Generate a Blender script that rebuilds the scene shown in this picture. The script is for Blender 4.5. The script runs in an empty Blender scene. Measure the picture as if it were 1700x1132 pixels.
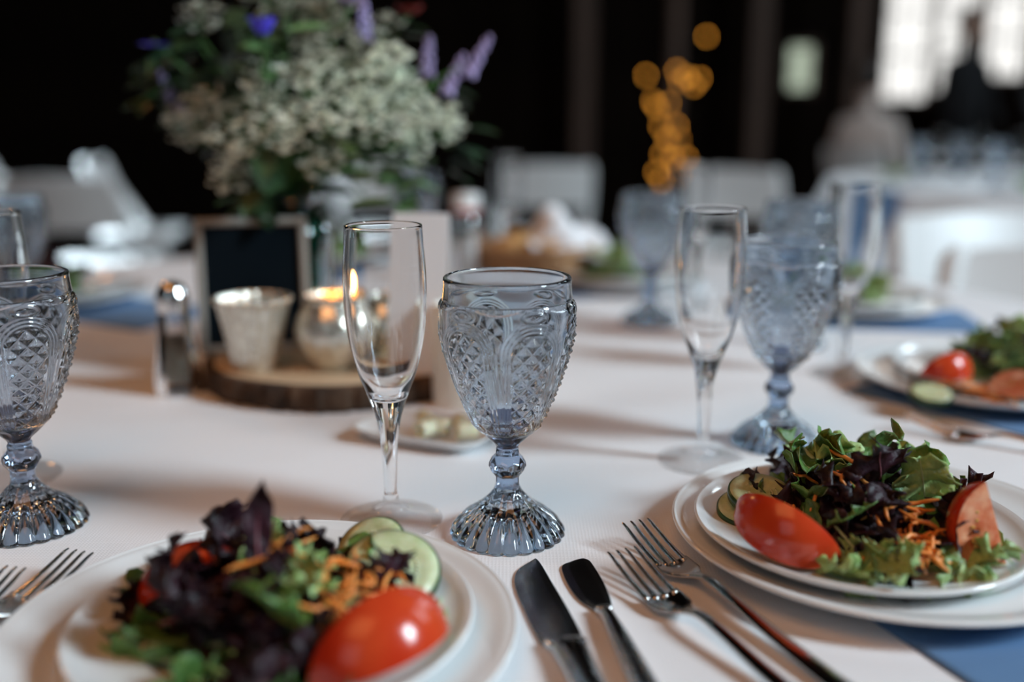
import bpy, math, random
import numpy as np
from math import sin, cos, pi, radians, tan, atan
from mathutils import Vector, Matrix, Euler

sc = bpy.context.scene
COL = sc.collection
TZ = 0.75                      # table top height
CAMH = TZ + 0.264
PITCH = radians(12.8)
FPX = 1653.0

# ------------------------------------------------------------------ camera
cam_d = bpy.data.cameras.new('camera')
cam_d.lens = 35.0
cam_d.sensor_width = 36.0
cam_d.clip_start = 0.02
cam_d.clip_end = 60
cam_d.dof.use_dof = True
cam_d.dof.focus_distance = 0.612
cam_d.dof.aperture_fstop = 1.85
cam = bpy.data.objects.new('camera', cam_d)
cam.location = (0, 0, CAMH)
cam.rotation_euler = (pi / 2 - PITCH, 0, 0)
COL.objects.link(cam)
sc.camera = cam

# ------------------------------------------------------------------ world and lights
w = bpy.data.worlds.new('world')
sc.world = w
w.use_nodes = True
w.node_tree.nodes['Background'].inputs[0].default_value = (0.55, 0.68, 0.85, 1)
w.node_tree.nodes['Background'].inputs[1].default_value = 0.6


def area(name, loc, target, sx, sy, power, color):
    l = bpy.data.lights.new(name, 'AREA')
    l.shape = 'RECTANGLE'
    l.size = sx
    l.size_y = sy
    l.energy = power
    l.color = color
    o = bpy.data.objects.new(name, l)
    o.location = loc
    d = Vector(target) - Vector(loc)
    o.rotation_euler = d.to_track_quat('-Z', 'Y').to_euler()
    COL.objects.link(o)
    return o


DAY = (0.72, 0.89, 1.0)
WARM = (1.0, 0.43, 0.15)
area('daylight_from_side_window', (4.35, -0.55, 3.35), (0.1, 0.9, 0.75), 1.0, 2.0, 405, DAY)
area('daylight_from_second_side_window', (4.35, 2.6, 3.1), (0, 2.6, 0.9), 0.5, 2.4, 40, DAY)
area('daylight_from_third_side_window', (4.35, 5.2, 3.1), (0, 5.2, 0.9), 0.6, 2.4, 60, DAY)
area('daylight_from_front', (-1.3, -2.6, 2.2), (0, 1.2, 0.8), 1.6, 2.0, 7, DAY)  # weak cool light from the camera side
area('warm_overhead_fill', (-0.9, -0.9, 4.3), (-0.2, 1.1, .75), 2.2, 2.2, 38, WARM)  # added warm fill above and behind the camera, no fixture there
area('warm_lamp_row', (-2.6, 3.4, 3.0), (-0.1, 0.6, 0.75), 0.35, 0.25, 10, (1.0, 0.45, 0.16))
chair_fill = area('left_chair_fill', (-4.95, 4.4, 2.9), (-2.5, 4.4, .5), 1.0, 1.6, 170, DAY)  # added fill to brighten the white chairs at left, no window there
chair_fill.data.spread = radians(52)

sc.view_settings.view_transform = 'Standard'
sc.view_settings.look = 'None'
sc.view_settings.gamma = 1.0
sc.view_settings.use_curve_mapping = False
sc.view_settings.exposure = 0.0
sc.cycles.use_denoising = True
sc.cycles.sample_clamp_indirect = 25.0
sc.cycles.max_bounces = 16
sc.cycles.transmission_bounces = 16
sc.cycles.caustics_refractive = True
sc.cycles.blur_glossy = 0.5


# ------------------------------------------------------------------ helpers
def P(px, py, z=0.0):
    """ground point (x, y) on the plane z above the table under a photo pixel"""
    a = PITCH + atan((py - 566) / FPX)
    d = (CAMH - TZ - z) / tan(a)
    dep = d * cos(PITCH) + (CAMH - TZ - z) * sin(PITCH)
    return ((px - 850) / FPX * dep, d)


def me_obj(name, me, mats=None, parent=None, loc=(0, 0, 0), rot=(0, 0, 0), scale=(1, 1, 1)):
    o = bpy.data.objects.new(name, me)
    if mats is not None and len(me.materials) == 0:
        for m in (mats if isinstance(mats, (list, tuple)) else [mats]):
            me.materials.append(m)
    o.location = loc
    o.rotation_euler = rot
    o.scale = scale
    if parent:
        o.parent = parent
    COL.objects.link(o)
    return o


def mesh(name, v, f, smooth=True, mi=None):
    me = bpy.data.meshes.new(name)
    me.from_pydata([tuple(map(float, p)) for p in v], [], [tuple(int(i) for i in q) for q in f])
    if smooth:
        me.polygons.foreach_set('use_smooth', [True] * len(me.polygons))
    if mi is not None:
        me.polygons.foreach_set('material_index', mi)
    me.update()
    return me


class MB:
    def __init__(s):
        s.v, s.f, s.m = [], [], []

    def add(s, v, f, m=0):
        n = len(s.v)
        s.v += [tuple(map(float, p)) for p in v]
        s.f += [tuple(int(i) + n for i in q) for q in f]
        s.m += [m] * len(f)

    def box(s, c, d, rz=0, b=0.0, m=0, M=None):
        hx, hy, hz = d[0] / 2, d[1] / 2, d[2] / 2
        b = min(b, hx * .9, hy * .9, hz * .9)
        vs, fs = [], []
        if b <= 0:
            lv = [(sx * hx, sy * hy, sz * hz) for sz in (-1, 1) for sx, sy in ((-1, -1), (1, -1), (1, 1), (-1, 1))]
            fs = [(3, 2, 1, 0), (4, 5, 6, 7)] + [(i, (i + 1) % 4, 4 + (i + 1) % 4, 4 + i) for i in range(4)]
        else:
            lv = []
            def ring(ix, iy, z):
                r = []
                for sx, sy, k in ((-1, -1, 0), (1, -1, 1), (1, 1, 2), (-1, 1, 3)):
                    p1 = (sx * ix, sy * (iy - b)) if k in (0, 2) else (sx * (ix - b), sy * iy)
                    p2 = (sx * (ix - b), sy * iy) if k in (0, 2) else (sx * ix, sy * (iy - b))
                    r += [(*p1, z), (*p2, z)]
                return r
            R = [ring(hx - b, hy - b, -hz), ring(hx, hy, -hz + b), ring(hx, hy, hz - b), ring(hx - b, hy - b, hz)]
            for r in R:
                lv += r
            for k in range(3):
                for i in range(8):
                    fs.append((k * 8 + i, k * 8 + (i + 1) % 8, k * 8 + 8 + (i + 1) % 8, k * 8 + 8 + i))
            fs += [tuple(range(7, -1, -1)), tuple(range(24, 32))]
        ca, sa = cos(rz), sin(rz)
        for x, y, z in lv:
            p = Vector((x * ca - y * sa, x * sa + y * ca, z))
            if M is not None:
                p = M @ Vector((x, y, z))
            vs.append((p[0] + c[0], p[1] + c[1], p[2] + c[2]))
        s.add(vs, fs, m)

    def tube(s, pts, rad, n=8, m=0, cap=True):
        pts = [Vector(p) for p in pts]
        if not hasattr(rad, '__len__'):
            rad = [rad] * len(pts)
        vs, fs = [], []
        up = Vector((0, 0, 1))
        prev = None
        for i, p in enumerate(pts):
            t = (pts[min(i + 1, len(pts) - 1)] - pts[max(i - 1, 0)]).normalized()
            if prev is None:
                a = t.cross(up)
                if a.length < 1e-3:
                    a = t.cross(Vector((1, 0, 0)))
            else:
                a = prev - t * prev.dot(t)
            a.normalize()
            prev = a
            b = t.cross(a)
            for k in range(n):
                q = p + (a * cos(2 * pi * k / n) + b * sin(2 * pi * k / n)) * rad[i]
                vs.append(q[:])
        for i in range(len(pts) - 1):
            for k in range(n):
                fs.append((i * n + k, i * n + (k + 1) % n, (i + 1) * n + (k + 1) % n, (i + 1) * n + k))
        if cap:
            fs += [tuple(range(n - 1, -1, -1)), tuple(range((len(pts) - 1) * n, len(pts) * n))]
        s.add(vs, fs, m)

    def lathe(s, prof, n=48, m=0, c=(0, 0, 0), fr=None):
        vs, fs = [], []
        for j, (r, z) in enumerate(prof):
            for k in range(n):
                th = 2 * pi * k / n
                rr = r if fr is None else fr(r, z, th)
                vs.append((c[0] + rr * cos(th), c[1] + rr * sin(th), c[2] + z))
        for j in range(len(prof) - 1):
            for k in range(n):
                fs.append((j * n + k, j * n + (k + 1) % n, (j + 1) * n + (k + 1) % n, (j + 1) * n + k))
        s.add(vs, fs, m)

    def sphere(s, c, r, n=12, m=0, sq=(1, 1, 1)):
        pr = [(r * max(sin(pi * j / (n // 2)), 0.02), -r * cos(pi * j / (n // 2))) for j in range(n // 2 + 1)]
        vs, fs = [], []
        for j, (rr, z) in enumerate(pr):
            for k in range(n):
                th = 2 * pi * k / n
                vs.append((c[0] + rr * cos(th) * sq[0], c[1] + rr * sin(th) * sq[1], c[2] + z * sq[2]))
        for j in range(len(pr) - 1):
            for k in range(n):
                fs.append((j * n + k, j * n + (k + 1) % n, (j + 1) * n + (k + 1) % n, (j + 1) * n + k))
        s.add(vs, fs, m)

    def me(s, name, smooth=True):
        return mesh(name, s.v, s.f, smooth, s.m)

    def build(s, name, mats, parent=None, smooth=True, **k):
        me = s.me(name, smooth)
        if not isinstance(mats, (list, tuple)):
            mats = [mats]
        return me_obj(name, me, mats, parent, **k)


def spline(pts, n):
    """Catmull-Rom through 2-tuples, parametrised by index"""
    pts = [np.array(p, float) for p in pts]
    out = []
    m = len(pts) - 1
    for i in range(n):
        u = i / (n - 1) * m
        k = min(int(u), m - 1)
        t = u - k
        p0, p1, p2, p3 = pts[max(k - 1, 0)], pts[k], pts[k + 1], pts[min(k + 2, m)]
        out.append(.5 * ((2 * p1) + (-p0 + p2) * t + (2 * p0 - 5 * p1 + 4 * p2 - p3) * t * t + (-p0 + 3 * p1 - 3 * p2 + p3) * t ** 3))
    return out


def thing(name, label, cat, loc=(0, 0, 0), rz=0, group=None):
    o = bpy.data.objects.new(name, None)
    o.empty_display_size = 0.02
    o.location = loc
    o.rotation_euler = (0, 0, rz)
    COL.objects.link(o)
    tag(o, label, cat, group)
    return o


def tag(o, label=None, cat=None, group=None, kind=None):
    if label: o['label'] = label
    if cat: o['category'] = cat
    if group: o['group'] = group
    if kind: o['kind'] = kind
    return o


def dup(root, loc, rz=None, label=None, group=None, scale=None):
    r = root.copy()
    COL.objects.link(r)
    r.location = loc
    if rz is not None:
        r.rotation_euler = (0, 0, rz)
    if scale:
        r.scale = (scale,) * 3
    if label: r['label'] = label
    if group: r['group'] = group
    for ch in list(root.children):
        c = ch.copy()
        COL.objects.link(c)
        c.parent = r
        for g in ch.children:
            d = g.copy()
            COL.objects.link(d)
            d.parent = c
    return r


# ------------------------------------------------------------------ materials
def mat(name, col, rough=.5, metal=0., col2=None, scale=40., bump=0., bscale=None, trans=0., ior=1.5, sss=0., emit=None,
        estr=0., rnd=0., coat=0., spec=None, detail=3., mixpos=(.35, .65), sheen=0.):
    m = bpy.data.materials.new(name)
    m.use_nodes = True
    nt = m.node_tree
    b = nt.nodes['Principled BSDF']
    b.inputs['Base Color'].default_value = (*col, 1)
    b.inputs['Roughness'].default_value = rough
    b.inputs['Metallic'].default_value = metal
    b.inputs['Transmission Weight'].default_value = trans
    b.inputs['IOR'].default_value = ior
    b.inputs['Coat Weight'].default_value = coat
    b.inputs['Sheen Weight'].default_value = sheen
    if spec is not None:
        b.inputs['Specular IOR Level'].default_value = spec
    if sss:
        b.inputs['Subsurface Weight'].default_value = sss
        b.inputs['Subsurface Radius'].default_value = (.004, .002, .001)
        b.inputs['Subsurface Scale'].default_value = 1.0
    if emit:
        b.inputs['Emission Color'].default_value = (*emit, 1)
        b.inputs['Emission Strength'].default_value = estr
    L = nt.links.new
    tc = nt.nodes.new('ShaderNodeTexCoord')
    src = None
    if col2 is not None:
        nz = nt.nodes.new('ShaderNodeTexNoise')
        nz.inputs['Scale'].default_value = scale
        nz.inputs['Detail'].default_value = detail
        L(tc.outputs['Object'], nz.inputs['Vector'])
        cr = nt.nodes.new('ShaderNodeValToRGB')
        cr.color_ramp.elements[0].position = mixpos[0]
        cr.color_ramp.elements[1].position = mixpos[1]
        cr.color_ramp.elements[0].color = (*col, 1)
        cr.color_ramp.elements[1].color = (*col2, 1)
        L(nz.outputs['Fac'], cr.inputs['Fac'])
        src = cr.outputs['Color']
    if rnd:
        oi = nt.nodes.new('ShaderNodeObjectInfo')
        hs = nt.nodes.new('ShaderNodeHueSaturation')
        mr = nt.nodes.new('ShaderNodeMapRange')
        mr.inputs['To Min'].default_value = 1 - rnd
        mr.inputs['To Max'].default_value = 1 + rnd
        L(oi.outputs['Random'], mr.inputs['Value'])
        L(mr.outputs['Result'], hs.inputs['Value'])
        hs.inputs['Color'].default_value = (*col, 1)
        if src: L(src, hs.inputs['Color'])
        src = hs.outputs['Color']
    if src: L(src, b.inputs['Base Color'])
    if bump:
        n2 = nt.nodes.new('ShaderNodeTexNoise')
        n2.inputs['Scale'].default_value = bscale or scale * 3
        n2.inputs['Detail'].default_value = 4
        L(tc.outputs['Object'], n2.inputs['Vector'])
        bp = nt.nodes.new('ShaderNodeBump')
        bp.inputs['Strength'].default_value = bump
        bp.inputs['Distance'].default_value = .002
        L(n2.outputs['Fac'], bp.inputs['Height'])
        L(bp.outputs['Normal'], b.inputs['Normal'])
    return m


def cloth_mat(name, col, scale=900.):
    m = mat(name, col, rough=.9, spec=.15, sheen=.1)
    nt = m.node_tree
    b = nt.nodes['Principled BSDF']
    tc = nt.nodes.new('ShaderNodeTexCoord')
    hs = []
    for ax in 'XY':
        wv = nt.nodes.new('ShaderNodeTexWave')
        wv.bands_direction = ax
        wv.inputs['Scale'].default_value = scale / 6.28
        wv.inputs['Distortion'].default_value = .6
        nt.links.new(tc.outputs['Object'], wv.inputs['Vector'])
        hs.append(wv.outputs['Fac'])
    mx = nt.nodes.new('ShaderNodeMath')
    mx.operation = 'MAXIMUM'
    nt.links.new(hs[0], mx.inputs[0]); nt.links.new(hs[1], mx.inputs[1])
    bp = nt.nodes.new('ShaderNodeBump')
    bp.inputs['Strength'].default_value = .25
    bp.inputs['Distance'].default_value = .0004
    nt.links.new(mx.outputs[0], bp.inputs['Height'])
    nt.links.new(bp.outputs['Normal'], b.inputs['Normal'])
    return m


def wood_mat(name, c1, c2, scale=3., rough=.7, axis='X', stretch=12):
    m = mat(name, c1, rough=rough)
    nt = m.node_tree
    tc = nt.nodes.new('ShaderNodeTexCoord')
    mp = nt.nodes.new('ShaderNodeMapping')
    s = [stretch] * 3
    s['XYZ'.index(axis)] = 1
    mp.inputs['Scale'].default_value = s
    nz = nt.nodes.new('ShaderNodeTexNoise')
    nz.inputs['Scale'].default_value = scale
    nz.inputs['Detail'].default_value = 6
    cr = nt.nodes.new('ShaderNodeValToRGB')
    cr.color_ramp.elements[0].color = (*c1, 1)
    cr.color_ramp.elements[1].color = (*c2, 1)
    cr.color_ramp.elements[0].position = .3
    cr.color_ramp.elements[1].position = .7
    nt.links.new(tc.outputs['Object'], mp.inputs[0])
    nt.links.new(mp.outputs[0], nz.inputs['Vector'])
    nt.links.new(nz.outputs['Fac'], cr.inputs[0])
    nt.links.new(cr.outputs[0], nt.nodes['Principled BSDF'].inputs['Base Color'])
    return m


M = {}
M['cloth'] = cloth_mat('white_table_linen', (.80, .79, .80))
M['napkin'] = cloth_mat('blue_napkin_cotton', (.11, .22, .40), 700)
M['white_napkin'] = cloth_mat('white_napkin_cotton', (.82, .82, .84), 700)
M['china'] = mat('white_china', (.80, .81, .81), rough=.12, coat=.3)
M['blue_glass'] = mat('smoky_blue_glass', (.72, .80, .88), rough=.02, trans=1, ior=1.5)
M['blue_glass_inner'] = mat('smoky_blue_glass_inner_wall', (.74, .80, .86), rough=.07, trans=1, ior=1.5)
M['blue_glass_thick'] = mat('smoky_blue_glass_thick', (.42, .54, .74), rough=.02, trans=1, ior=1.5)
M['blue_glass_collar'] = mat('smoky_blue_glass_collar', (.035, .05, .11), rough=.02, trans=1, ior=1.5)  # dark of thick glass and its internal reflection put into the tint
M['blue_glass_foot'] = mat('smoky_blue_glass_foot', (.66, .77, .88), rough=.02, trans=1, ior=1.5)
M['clear'] = mat('clear_glass', (1, 1, 1), rough=0, trans=1, ior=1.5)
M['clear_foot'] = mat('thin_clear_glass', (1, 1, 1), rough=0, trans=1, ior=1.5)
M['vase'] = mat('teal_green_glass', (.04, .26, .20), rough=.03, trans=1, ior=1.45)
for _k, _f, _c in (('vase', .45, (.16, .45, .36)),):
  _nt = M[_k].node_tree
  _mx = _nt.nodes.new('ShaderNodeMixShader'); _tr = _nt.nodes.new('ShaderNodeBsdfTransparent')
  _tr.inputs[0].default_value = (*_c, 1)
  _mx.inputs[0].default_value = _f
  _nt.links.new(_nt.nodes['Principled BSDF'].outputs[0], _mx.inputs[1]); _nt.links.new(_tr.outputs[0], _mx.inputs[2])
  _nt.links.new(_mx.outputs[0], _nt.nodes['Material Output'].inputs[0])
_nt = M['clear_foot'].node_tree
_lw = _nt.nodes.new('ShaderNodeLayerWeight'); _lw.inputs['Blend'].default_value = .5
_pw = _nt.nodes.new('ShaderNodeMath'); _pw.operation = 'POWER'; _pw.inputs[1].default_value = 4
_fr = _nt.nodes.new('ShaderNodeMath'); _fr.operation = 'MULTIPLY_ADD'; _fr.inputs[1].default_value = .8; _fr.inputs[2].default_value = .05
_nt.links.new(_lw.outputs['Facing'], _pw.inputs[0]); _nt.links.new(_pw.outputs[0], _fr.inputs[0])
_mx = _nt.nodes.new('ShaderNodeMixShader'); _tr = _nt.nodes.new('ShaderNodeBsdfTransparent'); _gl = _nt.nodes.new('ShaderNodeBsdfGlossy')
_gl.inputs['Roughness'].default_value = .02
_nt.links.new(_fr.outputs[0], _mx.inputs[0]); _nt.links.new(_tr.outputs[0], _mx.inputs[1]); _nt.links.new(_gl.outputs[0], _mx.inputs[2])
_nt.links.new(_mx.outputs[0], _nt.nodes['Material Output'].inputs[0])
M['steel'] = mat('polished_steel', (.62, .60, .58), rough=.14, metal=1)
M['blade'] = mat('brushed_steel_blade', (.55, .55, .56), rough=.2, metal=1, bump=.05, bscale=60)
M['chrome'] = mat('chrome', (.8, .8, .8), rough=.08, metal=1)
M['mercury'] = mat('mercury_glass_silvering', (.86, .83, .74), rough=.25, metal=.75, col2=(.58, .53, .44), scale=160, bump=.3, bscale=120)
M['tomato_skin'] = mat('tomato_skin', (.54, .034, .010), rough=.18, col2=(.64, .075, .02), scale=30, sss=.1)
M['tomato_flesh'] = mat('tomato_flesh', (.72, .16, .06), rough=.25, col2=(.88, .42, .24), scale=110, sss=.3, bump=.25, bscale=160)
M['tomato_seed'] = mat('tomato_seed_gel', (.80, .45, .15), rough=.1, sss=.4)
M['cucumber_skin'] = mat('cucumber_skin', (.012, .035, .012), rough=.3, col2=(.03, .09, .02), scale=120)
M['cucumber_flesh'] = mat('cucumber_flesh', (.50, .56, .30), rough=.25, col2=(.62, .66, .42), scale=150, sss=.3, bump=.15)
M['cucumber_seed'] = mat('cucumber_seed', (.66, .66, .42), rough=.3)
M['carrot'] = mat('carrot', (.80, .22, .03), rough=.4, col2=(.90, .36, .09), scale=200, rnd=.15)
M['leaf_green'] = mat('salad_leaf_green', (.045, .13, .025), rough=.4, col2=(.13, .27, .06), scale=70, rnd=.35, bump=.7, bscale=260, sss=.1)
M['leaf_pale'] = mat('salad_leaf_pale_green', (.20, .34, .10), rough=.42, col2=(.38, .50, .20), scale=60, rnd=.25, bump=.6, bscale=260, sss=.1)
M['leaf_red'] = mat('salad_leaf_dark_red', (.008, .004, .006), spec=.3, rough=.45, col2=(.035, .008, .015), scale=60, rnd=.3, bump=.7, bscale=220)
M['rib'] = mat('salad_leaf_rib', (.42, .50, .28), rough=.35, sss=.2)
M['rib_red'] = mat('salad_leaf_red_rib', (.28, .10, .12), rough=.35)
M['bark'] = mat('tree_bark', (.02, .012, .008), rough=.95, col2=(.10, .055, .03), scale=28, bump=1, bscale=60)
M['slice'] = wood_mat('sawn_wood', (.42, .28, .16), (.62, .47, .32), 6, .75)
M['stem'] = mat('flower_stem_green', (.05, .13, .03), rough=.6, rnd=.3)
M['dark_leaf'] = mat('bouquet_leaf_dark', (.012, .035, .014), rough=.5, col2=(.03, .07, .02), scale=30, rnd=.4)
M['pale_leaf'] = mat('bouquet_leaf_pale', (.12, .22, .08), rough=.5, rnd=.3)
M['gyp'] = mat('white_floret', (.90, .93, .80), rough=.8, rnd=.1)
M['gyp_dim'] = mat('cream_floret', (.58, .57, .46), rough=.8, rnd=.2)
M['blue_petal'] = mat('deep_blue_petal', (.09, .07, .80), rough=.5, rnd=.2)
M['lilac'] = mat('lilac_petal', (.50, .40, .68), rough=.6, rnd=.2)
M['bud_red'] = mat('dark_red_petal', (.30, .015, .01), rough=.6)
M['chalk'] = mat('black_chalkboard', (.002, .005, .008), rough=.95, spec=.1)
M['frame'] = mat('cream_painted_wood', (.28, .26, .23), rough=.6)
M['card'] = mat('white_card', (.84, .84, .85), rough=.7)
M['cream'] = mat('cream_ceramic', (.86, .82, .73), rough=.3)
M['butter'] = mat('butter', (.86, .82, .60), rough=.4, sss=.3)
M['pepper'] = mat('ground_pepper', (.22, .19, .15), rough=.9, col2=(.46, .42, .34), scale=500)
M['white_plastic'] = mat('white_plastic', (.85, .84, .82), rough=.4)
M['red_band'] = mat('red_band', (.55, .08, .06), rough=.4)
M['resin'] = mat('white_chair_resin', (.66, .65, .64), rough=.35)
M['bread'] = mat('bread_crust', (.50, .26, .09), rough=.7, col2=(.68, .42, .18), scale=40, bump=.4, bscale=60)
M['wicker'] = mat('wicker', (.38, .20, .09), rough=.7)
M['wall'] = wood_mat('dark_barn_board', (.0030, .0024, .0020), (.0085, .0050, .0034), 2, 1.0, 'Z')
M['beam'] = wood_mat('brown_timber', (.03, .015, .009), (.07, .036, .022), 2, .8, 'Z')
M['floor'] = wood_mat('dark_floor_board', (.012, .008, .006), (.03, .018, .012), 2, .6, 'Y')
M['pane'] = mat('daylit_pane', (0, 0, 0), rough=1, emit=(.96, .95, .92), estr=1.3)
M['pane_green'] = mat('daylit_pane_with_garden', (0, 0, 0), rough=1, emit=(.62, .72, .56), estr=.8)
M['bulb'] = mat('amber_bulb', (0, 0, 0), rough=1, emit=(1.0, .40, .05), estr=6.)
M['flame'] = mat('candle_flame', (0, 0, 0), rough=1, emit=(1.0, .26, .03), estr=7.)
M['wax'] = mat('candle_wax', (.80, .70, .50), rough=.5, sss=.3)
M['wire'] = mat('black_wire', (.01, .01, .01), rough=.6)
M['drape'] = mat('black_drape', (.006, .006, .007), rough=.95)
M['dark_cloth'] = mat('dark_suit_cloth', (.010, .010, .012), rough=.9)
M['skin'] = mat('skin', (.55, .33, .24), rough=.5, sss=.1)
M['hair'] = mat('dark_hair', (.02, .013, .01), rough=.6)
M['shirt'] = mat('pale_shirt', (.62, .52, .47), rough=.8)
M['water'] = mat('water', (.9, .97, .95), rough=0, trans=1, ior=1.33)

M['wall'].node_tree.nodes['Principled BSDF'].inputs['Specular IOR Level'].default_value = .02
# ------------------------------------------------------------------ room shell
XL, XR, YB, YF, CH = -5.2, 4.6, 8.6, -3.0, 5.4


def struct(name, mb, m, parent=None, smooth=False):
    o = mb.build(name, m, parent, smooth)
    if parent is None:
        o['kind'] = 'structure'
    return o


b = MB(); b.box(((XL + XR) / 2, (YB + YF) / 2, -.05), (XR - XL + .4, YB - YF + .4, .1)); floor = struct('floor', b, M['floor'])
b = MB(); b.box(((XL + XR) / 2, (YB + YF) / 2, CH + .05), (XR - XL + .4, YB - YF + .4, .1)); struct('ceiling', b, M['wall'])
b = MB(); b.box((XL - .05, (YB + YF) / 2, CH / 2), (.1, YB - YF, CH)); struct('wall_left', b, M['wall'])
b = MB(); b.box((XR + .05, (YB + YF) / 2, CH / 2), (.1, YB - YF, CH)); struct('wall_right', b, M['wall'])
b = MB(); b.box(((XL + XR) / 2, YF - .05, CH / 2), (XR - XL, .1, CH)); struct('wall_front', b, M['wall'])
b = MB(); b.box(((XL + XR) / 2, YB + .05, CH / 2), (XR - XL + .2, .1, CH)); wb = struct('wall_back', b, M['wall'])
rng = random.Random(5)
bm_board = MB(); bm_board.box((0, 0, 0), (.29, .03, CH), b=.006)
bme = bm_board.me('board', False); bme.materials.append(M['wall'])
k = 0
x = XL + .15
while x < XR - .1:                       # vertical barn boards on the back wall
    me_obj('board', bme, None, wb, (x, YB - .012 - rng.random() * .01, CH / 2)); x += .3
bl = MB(); bl.box((0, 0, 0), (.03, .29, CH), b=.006)
blm = bl.me('board', False); blm.materials.append(M['wall'])
wl = bpy.data.objects['wall_left']
y = 3.0
while y < YB:
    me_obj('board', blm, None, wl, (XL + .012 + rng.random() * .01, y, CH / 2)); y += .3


def X_at(px, dep):
    return (px - 850) / FPX * dep


def Z_at(py, d):
    return CAMH - d * tan(PITCH + atan((py - 566) / FPX))


def window(n, px0, px1, pyb, ztop, panem, rows, cols):
    y = YB - .03
    dep = y * cos(PITCH) + .1
    x0, x1 = X_at(px0, dep), X_at(px1, dep)
    z0 = Z_at(pyb, y)
    r = bpy.data.objects.new('window_%d' % n, None); COL.objects.link(r)
    r.location = ((x0 + x1) / 2, y, z0); r['kind'] = 'structure'
    W, H = x1 - x0, ztop - z0
    f = MB(); t = .035
    f.box((0, -.03, -t / 2), (W + 2 * t, .09, t)); f.box((0, -.03, H + t / 2), (W + 2 * t, .09, t))
    f.box((-W / 2 - t / 2, -.03, H / 2), (t, .09, H)); f.box((W / 2 + t / 2, -.03, H / 2), (t, .09, H))
    fo = f.build('window_frame', M['beam'], r, False)
    pw, ph = W / cols, H / rows
    g = MB()
    for i in range(1, cols): g.box((-W / 2 + i * pw, -.03, H / 2), (.018, .04, H))
    for j in range(1, rows): g.box((0, -.03, j * ph), (W, .04, .018))
    if cols + rows > 2: g.build('glazing_bar', M['beam'], r, False)
    pm = MB(); pm.box((0, 0, 0), (pw - .012, .008, ph - .012)); pme = pm.me('pane', False); pme.materials.append(panem)
    for i in range(cols):
        for j in range(rows):
            me_obj('pane', pme, None, r, (-W / 2 + (i + .5) * pw, -.02, (j + .5) * ph))


window(1, 1298, 1334, 148, Z_at(78, YB), M['pane_green'], 2, 1)
window(2, 1452, 1520, 165, 3.2, M['pane'], 6, 2)
window(3, 1532, 1596, 150, 3.2, M['pane'], 6, 2)
window(4, 1612, 1676, 128, 3.2, M['pane'], 6, 2)

for i, (px, yy, wd) in enumerate([(1245, 7.9, .14), (1400, 7.6, .12), (965, 8.0, .15)]):
    b = MB(); b.box((X_at(px, yy), yy, CH / 2), (wd, wd, CH), b=.01)
    o = struct('trim_%d' % (i + 1), b, M['beam'])


# ------------------------------------------------------------------ round table and its cloth
TC = (-.12, 1.10)
TR = .915


def make_table_parts(r):
    b = MB(); b.lathe([(.001, -.03), (TR - .02, -.03), (TR - .012, -.026), (TR - .012, -.006), (TR - .02, -.003), (.001, -.003)], 64)
    b.build('tabletop', M['slice'], r)
    for sx in (-1, 1):
        for sy in (-1, 1):
            b = MB(); b.tube([(sx * .45, sy * .35, -.03), (sx * .5, sy * .42, -TZ + .002)], .016, 10)
            b.build('leg', M['steel'], r)
        b = MB(); b.tube([(sx * .45, -.35, -.08), (sx * .45, .35, -.08)], .01, 8); b.build('crossbar', M['steel'], r)


def cloth_mesh(R, seed, drop=.27, nr=14, folds=17, fold0=.25):
    rg = random.Random(seed)
    ph = [rg.random() * 6.28 for _ in range(4)]
    n = 272
    v, f = [], []
    v.append((0, 0, .0))
    rows = []
    rad = [R * (i / 22) for i in range(1, 22)] + [R - .012, R - .004]
    for r in rad:
        rows.append([(r * cos(t), r * sin(t), 0.0) for t in (2 * pi * k / n for k in range(n))])
    for (dr, dz) in [(.004, -.002), (.009, -.008), (.011, -.02)]:
        rows.append([((R + dr - .004) * cos(t), (R + dr - .004) * sin(t), dz) for t in (2 * pi * k / n for k in range(n))])
    for j in range(1, nr + 1):
        q = j / nr
        row = []
        for k in range(n):
            t = 2 * pi * k / n
            wv = (.5 + .5 * sin(folds * t + ph[0] + .9 * sin(2 * t + ph[1]))) ** 1.3
            rr = R + .008 + .075 * q ** .8 * wv + .02 * q * sin(5 * t + ph[2])
            row.append((rr * cos(t), rr * sin(t), -.02 - drop * q))
        rows.append(row)
    for r in rows:
        v += r
    for k in range(n):
        f.append((0, 1 + k, 1 + (k + 1) % n))
    for j in range(len(rows) - 1):
        for k in range(n):
            f.append((1 + j * n + k, 1 + (j + 1) * n + k, 1 + (j + 1) * n + (k + 1) % n, 1 + j * n + (k + 1) % n))
    me = mesh('tablecloth', v, f)
    me.materials.append(M['cloth'])
    return me


t = thing('round_table', 'round banquet table under the white cloth, nearest table of the room', 'table', (TC[0], TC[1], TZ))
make_table_parts(t)
c1 = me_obj('tablecloth', cloth_mesh(TR, 3), None, None, (TC[0], TC[1], TZ))
tag(c1, 'white linen cloth covering the nearest round table', 'tablecloth')

# second and third tables
T2 = (2.2, 4.0); T3 = (-1.5, 6.4); T4 = (.25, 5.9)
cm2 = cloth_mesh(.9, 9, nr=8)
for (tx, ty), lb in ((T2, 'white linen cloth on the blurred table at far right'),):
    o = me_obj('tablecloth', cm2, None, None, (tx, ty, TZ)); tag(o, lb, 'tablecloth')
    r = dup(t, (tx, ty, TZ), 0, 'round banquet table under the ' + lb[12:].replace('on the', 'of the'))


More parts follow.
